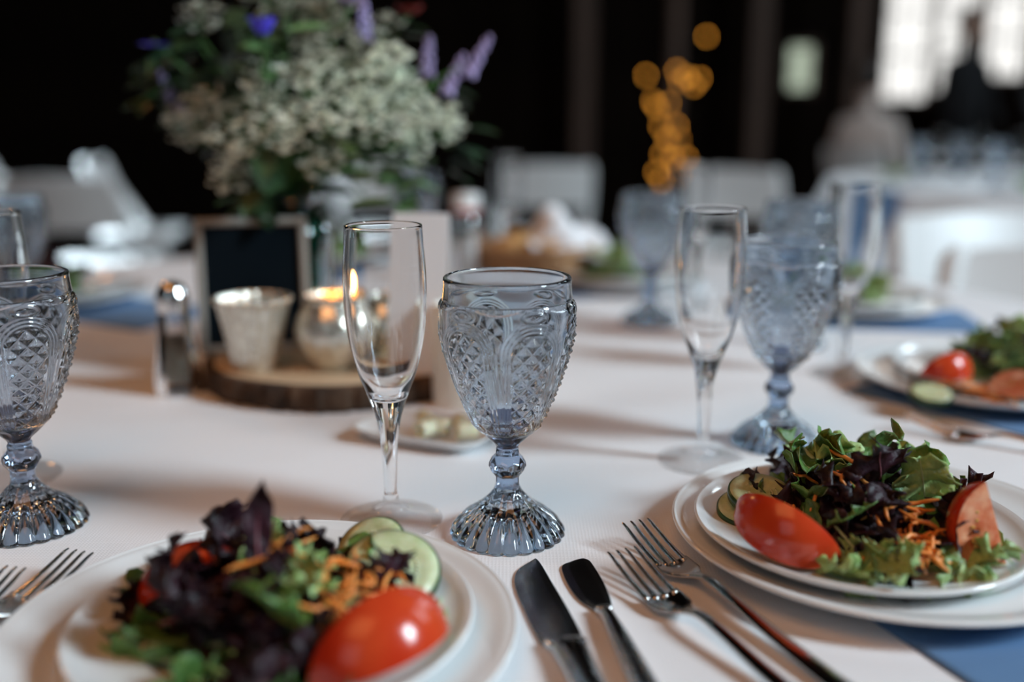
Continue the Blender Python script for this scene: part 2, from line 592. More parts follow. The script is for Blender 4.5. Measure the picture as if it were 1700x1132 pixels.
# ------------------------------------------------------------------ glassware
GP = [(37.5, 168.2), (38.9, 167.8), (39.4, 166.3), (39.3, 164.0), (39.8, 158.0), (40.3, 154.5)]
GB = [(40.6, 154.5), (41.6, 151.5), (41.9, 144), (41.3, 131), (38.4, 119), (33.6, 103.4), (27.4, 87.6), (21.0, 73.9), (18.4, 70.4)]
GS = [(18.4, 70.4), (17.0, 69.3), (14.2, 67.0), (10.4, 63.3), (7.6, 60.0), (7.1, 58.2), (7.9, 56.8), (7.9, 54.2), (8.6, 52.8), (11.6, 49.6), (12.2, 47.0), (12.1, 45.2), (9.6, 41.8),
      (8.0, 39.6), (7.9, 37.6), (8.0, 33.4), (8.4, 31.6)]
GF = [(8.4, 31.6), (9.6, 29.3), (12.5, 25.4), (18.0, 20.3), (22.4, 17.0), (27.5, 13.4), (32.6, 8.6), (35.6, 4.4), (36.7, 2.0), (36.6, .6), (35.2, .05)]


def goblet_meshes():
    n = 384
    th = np.arange(n) * 2 * pi / n
    off = radians(-90) + radians(22)
    u = (th - off + pi / 6) % (pi / 3) - pi / 6          # angle from the nearest panel centre
    rings = []

    def ringarr(r, z):
        return np.stack([r * np.cos(th), r * np.sin(th), np.full(n, z) if np.isscalar(z) else z], 1)
    # inner wall
    inner = spline([(1, 74.5), (8, 75.2), (15, 79), (21, 87.5), (26.5, 97), (31, 109), (35.2, 121), (37.0, 134), (37.4, 146), (36.9, 156), (36.7, 163), (37.0, 167), (37.5, 168.2)], 60)
    for r, z in inner:
        rings.append(ringarr(np.full(n, r), z))
    for r, z in spline(GP, 16)[1:]:
        rings.append(ringarr(np.full(n, r), z))
    prof = spline(GB, 210)
    for r, z in prof:
        s = u * r                                        # arc mm from panel centre
        wtop = 12.6
        ztop = 139.5
        zb = 70.
        half = 0.305 * r                                 # panel half width follows the taper
        half = np.minimum(half, wtop)
        # signed distance to arch outline (positive inside), mm
        if z > ztop - wtop:
            zz = z - (ztop - wtop)
            dist = half - np.sqrt(s * s + zz * zz)
        else:
            dist = half - np.abs(s)
        h = np.zeros(n)
        # ridges round the arch
        for c, wd, a in ((-1.1, .8, .8), (-3.3, .9, .75), (-5.6, .8, .5)):
            h += a * np.exp(-((dist - c) / wd) ** 2) * np.clip((z - 118) / 8 if c < -4.5 else 1, 0, 1)
        # divider ribs
        gap = (pi / 6 - np.abs(u)) * r
        h += (.45 * np.exp(-(gap / .8) ** 2)) * (z < 128)
        # diamonds
        p = 10.4
        sc_ = 14.0 / max(half if np.isscalar(half) else half, 7) if False else 1.0
        a1 = (s + z * .98) / p
        b1 = (s - z * .98) / p
        t1 = 1 - 2 * np.abs(a1 - np.floor(a1) - .5)
        t2 = 1 - 2 * np.abs(b1 - np.floor(b1) - .5)
        pyr = np.minimum(t1, t2)
        small = np.exp(-((np.maximum(1 - t1, 1 - t2) - .0) / .22) ** 2)
        dia = 2.9 * pyr - .45 * np.exp(-((pyr - .62) / .07) ** 2)
        inside = np.clip((dist - .2) / .8, 0, 1)
        h = h * 1.0 + inside * (dia - 1.4)
        # shoulder: the panel zone steps out under a wavy line, small lens over each arch
        wavy = 153.0 + 1.6 * np.cos(6 * (th - off))
        step = np.clip((wavy - z) / 1.1, 0, 1)
        e = np.sqrt((s / 6.0) ** 2 + ((z - 149.3) / 2.4) ** 2)
        h += .7 * np.exp(-((e - 1) / .28) ** 2)
        h = h * step + step * .7 - .5
        fade = np.clip((z - 71.5) / 3, 0, 1)
        rings.append(ringarr(r + h * fade, z))
    bowl = np.concatenate(rings) / 1000
    nb = len(rings)

    def grid(nr, flip=False, cap=False):
        f = []
        for j in range(nr - 1):
            for k in range(n):
                k2 = (k + 1) % n
                f.append((j * n + k, j * n + k2, (j + 1) * n + k2, (j + 1) * n + k))
        return f
    fb = grid(nb)
    vb = list(map(tuple, bowl)) + [(0, 0, inner[0][1] / 1000)]
    ci = len(vb) - 1
    for k in range(n):
        fb.append((ci, (k + 1) % n, k))
    # profile goes inner bottom -> up -> over the rim -> down outside: flip so normals face out
    fb = [tuple(reversed(q)) for q in fb]
    me1 = mesh('bowl', vb, fb, mi=[1 if (i < 58 * n or i >= len(fb) - n) else 0 for i in range(len(fb))])
    last = bowl[-n:]
    # stem: eight facets on the knob, panels on the collar
    rings = [last * 1000]
    for r, z in spline(GS, 70)[1:]:
        w8 = np.clip((55.5 - abs(z - 48)) / 55.5, 0, 1)
        a8 = (th + pi / 8) % (pi / 4) - pi / 8
        poly = np.cos(pi / 8) / np.cos(a8)               # octagon
        k8 = np.clip((63 - z) / 4, 0, 1) * np.clip((z - 32.0) / 3, 0, 1)
        rr = r * (1 + k8 * (poly - 1) * 1.0)
        k6 = np.clip((69.5 - z) / 2, 0, 1) * np.clip((z - 60) / 3, 0, 1)
        rr = rr * (1 + k6 * .05 * np.cos(8 * th))
        kb = np.exp(-((z - 47) / 2.6) ** 2)
        rr = rr * (1 + kb * .06 * np.cos(8 * th))
        rings.append(ringarr(rr, z))
    ls = rings[-1]
    v2 = np.concatenate(rings) / 1000
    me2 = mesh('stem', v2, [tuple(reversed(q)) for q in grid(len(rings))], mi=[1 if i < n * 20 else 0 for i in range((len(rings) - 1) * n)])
    rings = [ls]
    N = 24
    for r, z in spline(GF, 80)[1:]:
        amp = np.clip((20.5 - z) / 4, 0, 1)
        c = np.abs(np.sin(N / 2 * (th + .06)))
        flute = (c ** .42 - .84)
        up = np.clip((30 - z) / 3, 0, 1) * (1 - amp)
        rr = r + amp * 3.0 * flute * (r / 33) + up * .5 * np.cos(10 * th)
        zz = z + amp * 1.2 * (flute) * np.clip(z / 6, 0, 1)
        rings.append(ringarr(rr, np.maximum(zz, .02)))
    # underside, hollow dome
    for r, z in spline([(33.4, .1), (31.8, 1.4), (27.5, 4.8), (21, 8), (13, 10.5), (6, 11.5), (1, 12)], 24):
        rings.append(ringarr(np.full(n, float(r)), float(z)))
    v3 = list(map(tuple, np.concatenate(rings) / 1000))
    f3 = [tuple(reversed(q)) for q in grid(len(rings))]
    v3.append((0, 0, .012)); ci = len(v3) - 1; m0 = (len(rings) - 1) * n
    for k in range(n):
        f3.append((ci, m0 + (k + 1) % n, m0 + k))
    me3 = mesh('foot', v3, f3)
    me1.materials.append(M['blue_glass']); me1.materials.append(M['blue_glass_inner'])
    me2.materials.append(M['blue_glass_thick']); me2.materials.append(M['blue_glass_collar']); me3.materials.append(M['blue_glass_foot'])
    return me1, me2, me3


g1, g2, g3 = goblet_meshes()
gx, gy = P(842.5, 884)
goblet = thing('water_goblet', 'smoky blue pressed-glass goblet in sharp focus at centre, right of the clear flute', 'goblet', (gx, gy, TZ), 0)
me_obj('bowl', g1, None, goblet); me_obj('stem', g2, None, goblet); me_obj('foot', g3, None, goblet)
for px, py, rz, lb in [(48, 872, .35, 'smoky blue pressed-glass goblet cut by the left frame edge, above the two forks'),
                       (1288, 735, .9, 'blurred blue pressed-glass goblet just behind the right-hand salad plate'),
                       (1078, 536, .2, 'blurred blue goblet at the far side of the table, left of the tall flute pair'),
                       (1315, 572, .6, 'faint blue goblet almost hidden behind the nearer right goblet'),
                       (693, 444, .1, 'faint blurred goblet at the back of the table, left of the white-lidded jar'),
                       (38, 545, .5, 'blurred goblet at the far left of the table behind the cut-off goblet'),
                       ]:
    X, Y = P(px, py)
    dup(goblet, (X, Y, TZ), rz, lb)

FP = [(23.7, 197.2), (24.3, 196.6), (24.7, 190), (25.8, 174), (26.3, 160), (26.2, 149), (25.2, 133.6), (22.7, 117.8), (18.6, 102), (14.2, 90), (10.9, 81), (7.8, 69.6), (5.5, 53.2), (4.6, 36.5), (4.1, 24), (4.4, 19.5), (5.3, 16.5),
      (5.2, 13.5), (6.2, 10.5), (9.0, 7.6), (15, 5.2), (24, 3.4), (32, 2.3), (33.9, 1.6), (34.0, .7), (33.2, .05)]
FI = [(.4, 84.2), (4, 84.6), (8, 86.6), (12, 92.5), (16.8, 102), (21, 116), (23.8, 133), (24.9, 149), (25.0, 160), (24.6, 174), (23.5, 190), (23.2, 196.4), (23.7, 197.2)]


def flute_meshes():
    out = []
    a = spline(FI, 50); bq = spline(FP[:11], 50); c = spline(FP[10:17], 40); d = spline(FP[16:], 50)
    b = MB(); b.lathe([(r / 1000, z / 1000) for r, z in (a + bq[1:])], 96); b.f = [tuple(reversed(q)) for q in b.f]
    b.v.append((0, 0, .0842)); n = 96; ci = len(b.v) - 1
    for k in range(n): b.f.append((ci, k, (k + 1) % n)); b.m.append(0)
    out.append(b.me('bowl'))
    b = MB(); b.lathe([(r / 1000, z / 1000) for r, z in c], 96); b.f = [tuple(reversed(q)) for q in b.f]
    out.append(b.me('stem'))
    b = MB(); b.lathe([(r / 1000, z / 1000) for r, z in d] + [(.02, .0006), (.0005, .0012)], 96); b.f = [tuple(reversed(q)) for q in b.f]
    out.append(b.me('foot'))
    for m_, q in zip(out, ('clear', 'clear', 'clear_foot')): m_.materials.append(M[q])
    return out


fm = flute_meshes()
X, Y = P(650, 864)
flute = thing('champagne_flute', 'empty clear champagne flute in focus, left of the centre blue goblet', 'flute', (X, Y, TZ))
for nm, m_ in zip(('bowl', 'stem', 'foot'), fm): me_obj(nm, m_, None, flute)
for px, py, lb in [(1165, 766, 'empty clear champagne flute standing left of the blurred right goblet'),
                   (22, 792, 'clear champagne flute mostly hidden behind the goblet at the left frame edge'),
                   (1143, 505, 'blurred clear flute at the far side of the table, right of the far blue goblet'),
                   (1398, 622, 'blurred clear flute rising behind the rim of the right goblet'),
                   (843, 447, 'blurred clear flute beyond the bread basket')]:
    X, Y = P(px, py); dup(flute, (X, Y, TZ), 0, lb)


# ------------------------------------------------------------------ plates
def plate_mesh(name, R, H, well, t=.0042):
    top = [(.001, t + .0012), (well * .6, t + .0012), (well * .92, t + .0016), (well, t + .0028), (well * 1.06, t + .0052), (R * .86, H * .62 + t * .4), (R * .95, H * .85 + t * .3), (R - .003, H - .0006), (R - .0012, H)]
    bot = [(R, H - .0010), (R - .0006, H - .0026), (R * .94, H * .8 - .0030), (R * .86, H * .62 - .0032), (well * 1.06, .0026), (well * .98, .0022), (well * .96, .0002), (well * .92, .0002), (well * .90, .0026), (.001, .0026)]
    b = MB(); b.lathe([tuple(p) for p in spline(top, 60)] + [tuple(p) for p in spline(bot, 50)], 128)
    b.f = [tuple(reversed(q)) for q in b.f]
    n = 128
    for base, z, fl in ((0, top[0][1], 0), ((110 - 1) * n, .0026, 1)):
        b.v.append((0, 0, z)); ci = len(b.v) - 1
        for k in range(n):
            b.f.append((ci, base + k, base + (k + 1) % n) if not fl else (ci, base + (k + 1) % n, base + k)); b.m.append(0)
    me = b.me(name); me.materials.append(M['china'])
    return me


ch = plate_mesh('charger_plate', .128, .0165, .085)
sp = plate_mesh('salad_plate', .0985, .0175, .060)
PLATES = {'near': ((-.125, .452), (-.117, .450)), 'right': ((.229, .577), (.211, .567)), 'right_far': ((.472, .95), (.478, .952)),
          'far': ((.47, 1.36), (.47, 1.365)), 'opposite': ((.17, 1.56), (.17, 1.56)), 'left_far': ((-.66, 1.42), (-.66, 1.42)), 'back': ((-.32, 1.80), (-.32, 1.80))}
LBL = {'near': 'under the nearest salad, cut by the bottom frame edge', 'right': 'under the right-hand salad, beside the forks',
       'right_far': 'at the right frame edge behind the right-hand salad', 'far': 'at the far right before the white chair',
       'opposite': 'across the table beside the bread basket', 'left_far': 'at the far left of the table', 'back': 'at the back of the table behind the vase'}
NAPZ = .0022
for k, (a, bq) in PLATES.items():
    o = me_obj('charger_plate', ch, None, None, (a[0], a[1], TZ + NAPZ)); tag(o, 'large white plate ' + LBL[k], 'plate')
    o = me_obj('salad_plate', sp, None, None, (bq[0], bq[1], TZ + NAPZ + .0062)); tag(o, 'small plate on the larger one ' + LBL[k], 'plate')
SZ = TZ + NAPZ + .0062 + .0060       # top of the well of the small plate


def napkin_mesh(w_, l_, seed, h=.0022):
    rg = random.Random(seed); nx, ny = 24, 40
    v, f = [], []
    ph = [rg.random() * 6 for _ in range(3)]
    for s in (1, 0):
        for j in range(ny + 1):
            for i in range(nx + 1):
                x = (i / nx - .5) * w_; y = (j / ny - .5) * l_
                z = (h * (.75 + .25 * sin(9 * x / w_ + ph[0]) * sin(5 * y / l_ + ph[1]))) if s else .0002
                if s and (i in (0, nx) or j in (0, ny)): z *= .6
                v.append((x + .002 * sin(20 * y + ph[2]), y + .002 * sin(23 * x), z))
    N = (nx + 1) * (ny + 1)
    for j in range(ny):
        for i in range(nx):
            q = j * (nx + 1) + i
            f.append((q, q + 1, q + nx + 2, q + nx + 1)); f.append((N + q, N + q + nx + 1, N + q + nx + 2, N + q + 1))
    for i in range(nx):
        f.append((i, N + i, N + i + 1, i + 1)); q = ny * (nx + 1) + i; f.append((q, q + 1, N + q + 1, N + q))
    for j in range(ny):
        q = j * (nx + 1); f.append((q, q + nx + 1, N + q + nx + 1, N + q)); q += nx; f.append((q, N + q, N + q + nx + 1, q + nx + 1))
    return mesh('napkin', v, f)


nm = napkin_mesh(.155, .30, 2); nm.materials.append(M['napkin'])
for (x, y, rz, lb) in [(.275, .485, radians(23), 'blue cotton napkin under the front of the right-hand plates'),
                       (.475, .87, radians(38), 'blue cotton napkin under the plates at the right frame edge'),
                       (-.150, .36, radians(4), 'blue cotton napkin under the nearest plates'),
                       (.46, 1.30, radians(80), 'blue cotton napkin under the plates before the white chair'),
                       (.10, 1.60, radians(20), 'blue cotton napkin under the plates across the table'),
                       (-.36, 1.72, radians(10), 'blue cotton napkin under the plates behind the vase'),
                       (-.56, 1.36, radians(60), 'dark blue napkin lying in shade at the far left of the table')]:
    o = me_obj('napkin', nm, None, None, (x, y, TZ), (0, 0, rz)); tag(o, lb, 'napkin')


# ------------------------------------------------------------------ cutlery
def ribbon(mb, rows, n=14):
    """rows: (y, z, half width, half thickness)"""
    v, f = [], []
    for (y, z, hw, ht) in rows:
        for k in range(n):
            a = 2 * pi * k / n
            ca, sa = cos(a), sin(a)
            px = hw * (abs(ca) ** .7) * (1 if ca > 0 else -1)
            pz = ht * (abs(sa) ** .8) * (1 if sa > 0 else -1)
            v.append((px, y, z + pz))
    for j in range(len(rows) - 1):
        for k in range(n):
            f.append((j * n + k, j * n + (k + 1) % n, (j + 1) * n + (k + 1) % n, (j + 1) * n + k))
    f += [tuple(range(n - 1, -1, -1)), tuple(range((len(rows) - 1) * n, len(rows) * n))]
    mb.add(v, [tuple(reversed(q)) for q in f])


def rows_spline(r, n):
    return [tuple(p) for p in spline(r, n)]


def fork_parts():
    """lies along -y from tine tips at y=0"""
    out = []
    h = MB(); ribbon(h, rows_spline([(-.062, .0052, .0058, .0013), (-.070, .0085, .0036, .0016), (-.080, .0105, .0030, .0018), (-.100, .0092, .0034, .0018), (-.130, .0060, .0046, .0017), (-.170, .0038, .0062, .0015), (-.195, .0034, .0070, .0014), (-.203, .0034, .0060, .0012), (-.206, .0034, .003, .001)], 48), 16)
    out.append(('handle', h.me('handle')))
    hd = MB()
    v, f = [], []
    R = rows_spline([(-.040, .0036, .0115, .0009), (-.048, .0026, .0122, .0010), (-.055, .0027, .0112, .0011), (-.060, .0038, .0080, .0013), (-.066, .0064, .0046, .0015)], 20)
    n = 20
    for (y, z, hw, ht) in R:                      # dished cross-section
        for k in range(n):
            t_ = k / (n - 1) * 2 - 1
            v.append((hw * t_, y, z + .0022 * (t_ * t_) * min(1, hw / .011) + ht * .6))
        for k in range(n):
            t_ = 1 - k / (n - 1) * 2
            v.append((hw * t_, y, z + .0022 * (t_ * t_) * min(1, hw / .011) - ht * .6))
    m2 = 2 * n
    for j in range(len(R) - 1):
        for k in range(m2):
            f.append((j * m2 + k, j * m2 + (k + 1) % m2, (j + 1) * m2 + (k + 1) % m2, (j + 1) * m2 + k))
    f += [tuple(range(m2 - 1, -1, -1)), tuple(range((len(R) - 1) * m2, len(R) * m2))]
    hd.add(v, f)
    out.append(('head', hd.me('head')))
    for i in range(4):
        x0 = (i - 1.5) * .0062
        x1 = (i - 1.5) * .0060
        t_ = MB()
        rr = rows_spline([(0, .0150, .0006, .0005), (-.004, .0142, .0010, .0007), (-.014, .0108, .0013, .0009), (-.026, .0072, .0015, .0010), (-.036, .0048, .0018, .0010), (-.043, .0036 , .0022, .0010)], 18)
        ribbon(t_, [(y, z + .0012 * (abs(i - 1.5) / 1.5) ** 2 * min(1, -y / .04), a, bq) for (y, z, a, bq) in rr], 8)
        t_.v = [(vx + x1 + (x0 - x1) * min(1, -vy / .04), vy, vz) for vx, vy, vz in t_.v]
        out.append(('tine', t_.me('tine')))
    for _, m_ in out: m_.materials.append(M['steel'])
    return out


fp = fork_parts()


def place_fork(px, py, ang, lb, sc_=1.0):
    X, Y = P(px, py, .015)
    r = thing('fork', lb, 'fork', (X, Y, TZ), ang)
    for nm_, m_ in fp: me_obj(nm_, m_, None, r)
    return r


fk = place_fork(1031, 912, atan(.071 / .147), 'polished dinner fork nearer the knives, tines beside the centre goblet')
X, Y = P(1054, 864, .015)
dup(fk, (X, Y, TZ), atan(.080 / .176), 'polished fork lying closest to the right-hand plates')
X, Y = P(20, 940, .015)
dup(fk, (X, Y, TZ), -.24, 'fork at the left frame edge with only its tines showing')
X, Y = P(134, 914, .015)
dup(fk, (X, Y, TZ), -.34, 'fork left of the nearest plate, tips peeking over the rim')
X, Y = P(1500, 686, .015)
dup(fk, (X, Y, TZ), .95, 'blurred fork on the blue napkin behind the right-hand salad')


def knife(name, lb, px, py, ang, blade, handle, bolster):
    X, Y = P(px, py)
    r = thing(name, lb, 'knife', (X, Y, TZ), ang)
    # blade outline: list of (y, xl, xr)
    ol = [tuple(p) for p in spline(blade, 40)]
    v, f = [], []
    for (y, xl, xr) in ol:
        xc = xl + (xr - xl) * .8
        v += [(xl, y, .0012), (xl + (xr - xl) * .25, y, .0019), (xc, y, .0026), (xr, y, .0026), (xr, y, .0006), (xl + (xr - xl) * .3, y, .0006)]
    n = 6
    for j in range(len(ol) - 1):
        for k in range(n):
            f.append((j * n + k, (j + 1) * n + k, (j + 1) * n + (k + 1) % n, j * n + (k + 1) % n))
    f += [tuple(range(n)), tuple(range((len(ol) - 1) * n + n - 1, (len(ol) - 1) * n - 1, -1))]
    me_obj('blade', mesh('blade', v, f, False), M['blade'], r)
    if bolster:
        h = MB(); ribbon(h, rows_spline(bolster, 14), 16); h.build('bolster', M['chrome'], r)
    h = MB(); ribbon(h, rows_spline(handle, 40), 18); h.build('handle', M['steel'], r)
    return r


knife('butter_knife', 'round-tipped butter knife between the dinner knife and the forks', 958, 934, atan(.0176 / .111),
      [(0, -.003, .004), (-.003, -.0085, .0065), (-.010, -.0115, .0075), (-.030, -.0120, .0082), (-.048, -.0100, .0075), (-.060, -.0055, .0060), (-.066, -.0038, .0045)],
      [(-.068, .0034, .0042, .0028), (-.074, .0040, .0038, .0034), (-.10, .0046, .0052, .0040), (-.15, .0048, .0070, .0044), (-.185, .0048, .0076, .0044), (-.194, .0046, .006, .0036), (-.196, .0046, .002, .002)],
      [(-.063, .0030, .0042, .0018), (-.066, .0036, .0052, .0028), (-.069, .0036, .0044, .0030)])
knife('dinner_knife', 'dinner knife touching the rim of the nearest plate', 872, 935, atan(.025 / .128),
      [(0, .004, .0065), (-.004, -.001, .0075), (-.014, -.0085, .0082), (-.032, -.0125, .0088), (-.060, -.0130, .0100), (-.088, -.0125, .0105), (-.098, -.0115, .0100)],
      [(-.103, .0036, .0100, .0030), (-.112, .0042, .0092, .0036), (-.14, .0048, .0085, .0042), (-.19, .0050, .0098, .0044), (-.235, .0050, .0105, .0042), (-.242, .0048, .007, .003)],
      [(-.097, .0030, .0108, .0022), (-.101, .0036, .0112, .0030), (-.105, .0036, .0104, .0030)])


# ------------------------------------------------------------------ salad
def leaf_mesh(seed, L=.05, W=.017, kind='plain', curl=1.2, ruff=.004, nu=22, nv=11, twist=.6):
    rg = random.Random(seed)
    p = [rg.random() * 6.28 for _ in range(8)]
    curl *= rg.uniform(.6, 1.3) * rg.choice((1, 1, -.4))
    v, f = [], []
    sidek = rg.uniform(-.5, .5)
    for i in range(nu + 1):
        s = i / nu
        a = curl * s
        cx = L * (sin(a) / curl if abs(curl) > 1e-3 else s)
        cz = L * ((1 - cos(a)) / curl if abs(curl) > 1e-3 else 0)
        cy = L * .25 * sidek * s * s
        T = Vector((cos(a), 0, sin(a))); Nn = Vector((-sin(a), 0, cos(a))); B = Vector((0, 1, 0))
        tw = twist * (s - .3) * sin(p[0])
        Bt = B * cos(tw) + Nn * sin(tw); Nt = Nn * cos(tw) - B * sin(tw)
        base = (sin(pi * min(1, s * .93 + .06)) ** .65) * (.45 + .75 * s) if kind != 'spear' else sin(pi * (s * .97 + .02)) ** .9
        for j in range(nv):
            t_ = j / (nv - 1) * 2 - 1
            wdt = W * base
            if kind == 'lobed':
                wdt *= 1 + .38 * sin(s * 17 + p[1] + (1.3 if t_ > 0 else 0)) * abs(t_)
            elif kind == 'frill':
                wdt *= 1 + .22 * sin(s * 34 + p[1]) * abs(t_) + .16 * sin(s * 61 + p[2] + 2 * t_) * abs(t_)
            else:
                wdt *= 1 + .08 * sin(s * 11 + p[1])
            e = abs(t_)
            amp = ruff * e ** 1.6
            fr = {'plain': 9, 'spear': 6, 'lobed': 15, 'frill': 27}[kind]
            dz = amp * sin(fr * s + p[3] + (2.1 if t_ > 0 else 0)) + .35 * amp * sin(fr * 2.3 * s + p[4] + 3 * t_)
            dz += .22 * W * e * e * (1.0 if p[5] > 2 else -.7)
            dz += .0012 * sin(s * 14 + p[6]) * sin(t_ * 4 + p[7])
            dl = amp * .8 * sin(fr * 1.3 * s + p[5]) if kind in ('frill', 'lobed') else 0
            q = Vector((cx, cy, cz)) + Bt * (wdt * t_) + Nt * dz + T * dl
            v.append(q[:])
    for i in range(nu):
        for j in range(nv - 1):
            q = i * nv + j
            f.append((q, q + 1, q + nv + 1, q + nv))
    # give it thickness: offset copy
    n0 = len(v)
    me = mesh('leaf', v, f)
    nor = [vv.normal.copy() for vv in me.vertices]
    v2 = v + [(Vector(v[i]) - nor[i] * .00035)[:] for i in range(n0)]
    f2 = f + [tuple(n0 + k for k in reversed(q)) for q in f]
    for i in range(nu):
        a, c = i * nv, (i + 1) * nv
        f2.append((a, c, n0 + c, n0 + a)); a += nv - 1; c += nv - 1; f2.append((c, a, n0 + a, n0 + c))
    for j in range(nv - 1):
        f2.append((j + 1, j, n0 + j, n0 + j + 1)); q = nu * nv + j; f2.append((q, q + 1, n0 + q + 1, n0 + q))
    me = mesh('leaf', v2, f2)
    # rib
    rb = MB()
    mid = [v[i * nv + nv // 2] for i in range(0, nu, 2)]
    st = [(-.012, 0, -.002 + .002 * sin(p[2])), (-.005, 0, -.0005)] + mid
    rb.tube(st, [.0011] * 2 + [.0010 * (1 - .85 * i / len(mid)) for i in range(len(mid))], 6)
    return me, rb.me('rib')


def variants(kind, mname, ribm, n, seed, **kw):
    out = []
    for i in range(n):
        a, r_ = leaf_mesh(seed + i, kind=kind, **kw)
        a.materials.append(M[mname]); r_.materials.append(M[ribm])
        out.append((a, r_))
    return out


V = {
    'green': variants('lobed', 'leaf_green', 'rib', 6, 100, L=.052, W=.018, ruff=.0045, curl=1.1),
    'round': variants('plain', 'leaf_green', 'rib', 4, 200, L=.040, W=.016, ruff=.0028, curl=.9),
    'pale': variants('frill', 'leaf_pale', 'rib', 6, 300, L=.042, W=.017, ruff=.0055, curl=1.3, nu=40, nv=11),
    'red': variants('frill', 'leaf_red', 'rib_red', 6, 400, L=.052, W=.020, ruff=.005, curl=1.0, nu=34, nv=11),
    'spear': variants('spear', 'leaf_red', 'rib_red', 2, 500, L=.05, W=.009, ruff=.002, curl=.3),
    'spearg': variants('spear', 'leaf_green', 'rib', 3, 520, L=.055, W=.009, ruff=.002, curl=.8),
}
LNAME = {'green': 'lobed_salad_leaf', 'round': 'spinach_leaf', 'pale': 'frilly_lettuce_leaf', 'red': 'red_lettuce_leaf', 'spear': 'red_chicory_leaf', 'spearg': 'rocket_leaf'}
LTXT = {'green': 'lobed green salad leaf', 'round': 'smooth round green leaf', 'pale': 'frilly pale lettuce leaf', 'red': 'dark red lettuce leaf',
        'spear': 'pointed dark red leaf', 'spearg': 'narrow green rocket leaf'}


HC = {}


def spot(x, y, where):
    if where not in HC: return 'part'
    cx, cy, R_ = HC[where]
    dx, dy = x - cx, y - cy
    q = math.hypot(dx, dy) / R_
    if q < .33: return 'middle'
    a = math.degrees(math.atan2(dy, dx)) % 360
    n_ = ['right', 'back right', 'back', 'back left', 'left', 'front left', 'front', 'front right'][int((a + 22.5) // 45) % 8]
    return n_ + (' edge' if q > .78 else '')


def put_leaf(kind, loc, rot, scale, where, rg, label=None):
    a, r_ = rg.choice(V[kind])
    o = me_obj(LNAME[kind], a, None, None, loc, rot, (scale,) * 3)
    lx_, ly_ = loc[0] + .018 * scale * cos(rot[2]), loc[1] + .018 * scale * sin(rot[2])
    sp_ = spot(lx_, ly_, where)
    if label: tag(o, label, 'leaf')
    elif sp_ == 'part': tag(o, '%s on a plate of the %s' % (LTXT[kind], where), 'leaf', '%s leaves on the %s' % (LTXT[kind].split(' leaf')[0].split(' lettuce')[0], where))
    else: tag(o, '%s at the %s of the %s' % (LTXT[kind], sp_, where.replace('plate', 'salad')), 'leaf', '%s leaves at the %s of the %s' % (LTXT[kind].split(' leaf')[0].split(' lettuce')[0], sp_, where.replace('plate', 'salad')))
    q = me_obj('rib', r_, None, o)
    return o


def shred_meshes():
    out = []
    for i in range(6):
        rg = random.Random(700 + i)
        L = rg.uniform(.016, .034)
        pts = []
        k1, k2 = rg.uniform(-1, 1) * .006, rg.uniform(-1, 1) * .004
        for j in range(7):
            s = j / 6
            pts.append(((s - .5) * L, k1 * sin(pi * s) + k2 * sin(2 * pi * s), .003 * sin(pi * s) * rg.choice((1, .4))))
        b = MB(); b.tube(pts, [.0005, .0011, .0013, .0013, .0012, .0011, .0005], 5)
        me = b.me('carrot_shred', True); me.materials.append(M['carrot']); out.append(me)
    return out


SH = shred_meshes()


def heap(cx, cy, R, H, seed, where, mix, n, zones=()):
    """dome of leaves; returns height function"""
    rg = random.Random(seed)
    HC[where] = (cx, cy, R)

    def hz(x, y):
        q = ((x - cx) ** 2 + (y - cy) ** 2) / (R * R)
        return SZ + .003 + H * max(0, 1 - q) ** .75
    for i in range(n):
        rr = R * 1.02 * math.sqrt((i + .5) / n); a = i * 2.39996 + rg.uniform(-.4, .4)
        x, y = cx + rr * cos(a), cy + rr * sin(a)
        kind = rg.choice(mix)
        for (zx, zy, zr, zk) in zones:
            if (x - zx) ** 2 + (y - zy) ** 2 < zr * zr: kind = rg.choice(zk)
        out = math.atan2(y - cy, x - cx)
        slope = .9 * min(1, rr / R) * H / R * 1.6
        yaw = out + rg.uniform(-1.6, 1.6)
        pitch = slope * cos(yaw - out) + rg.uniform(-.6, .25)
        roll = -slope * sin(yaw - out) + rg.uniform(-.7, .7)
        s = rg.uniform(.72, 1.18)
        # centre the leaf on its spot
        x -= .02 * s * cos(yaw) ; y -= .02 * s * sin(yaw)
        z = hz(x + .02 * cos(yaw) * s, y + .02 * sin(yaw) * s) - rg.uniform(.0, .010) * (1 if rr < R * .8 else .3)
        put_leaf(kind, (x, y, max(z, SZ + .004)), (roll, pitch, yaw), s, where, rg)
    return hz


def shreds(cl, hz, where, seed, n):
    rg = random.Random(seed)
    for (x, y, r, cnt, dz) in cl:
        for i in range(cnt):
            a = rg.random() * 6.28; q = r * math.sqrt(rg.random())
            X, Y = x + q * cos(a), y + q * sin(a)
            o = me_obj('carrot_shred', rg.choice(SH), None, None, (X, Y, hz(X, Y) + dz + rg.uniform(.0, .007)), (rg.uniform(-.4, .4), rg.uniform(-.5, .5), rg.uniform(0, 6.28)), (rg.uniform(.8, 1.15),) * 3)
            pl_ = {'right-hand salad': 'right-hand plate', 'nearest salad': 'nearest plate'}.get(where, 'plate at the right edge')
            sp_ = spot(X, Y, pl_)
            tag(o, 'orange carrot shred at the %s of the %s' % (sp_, where), 'carrot', 'carrot shreds at the %s of the %s' % (sp_, where))


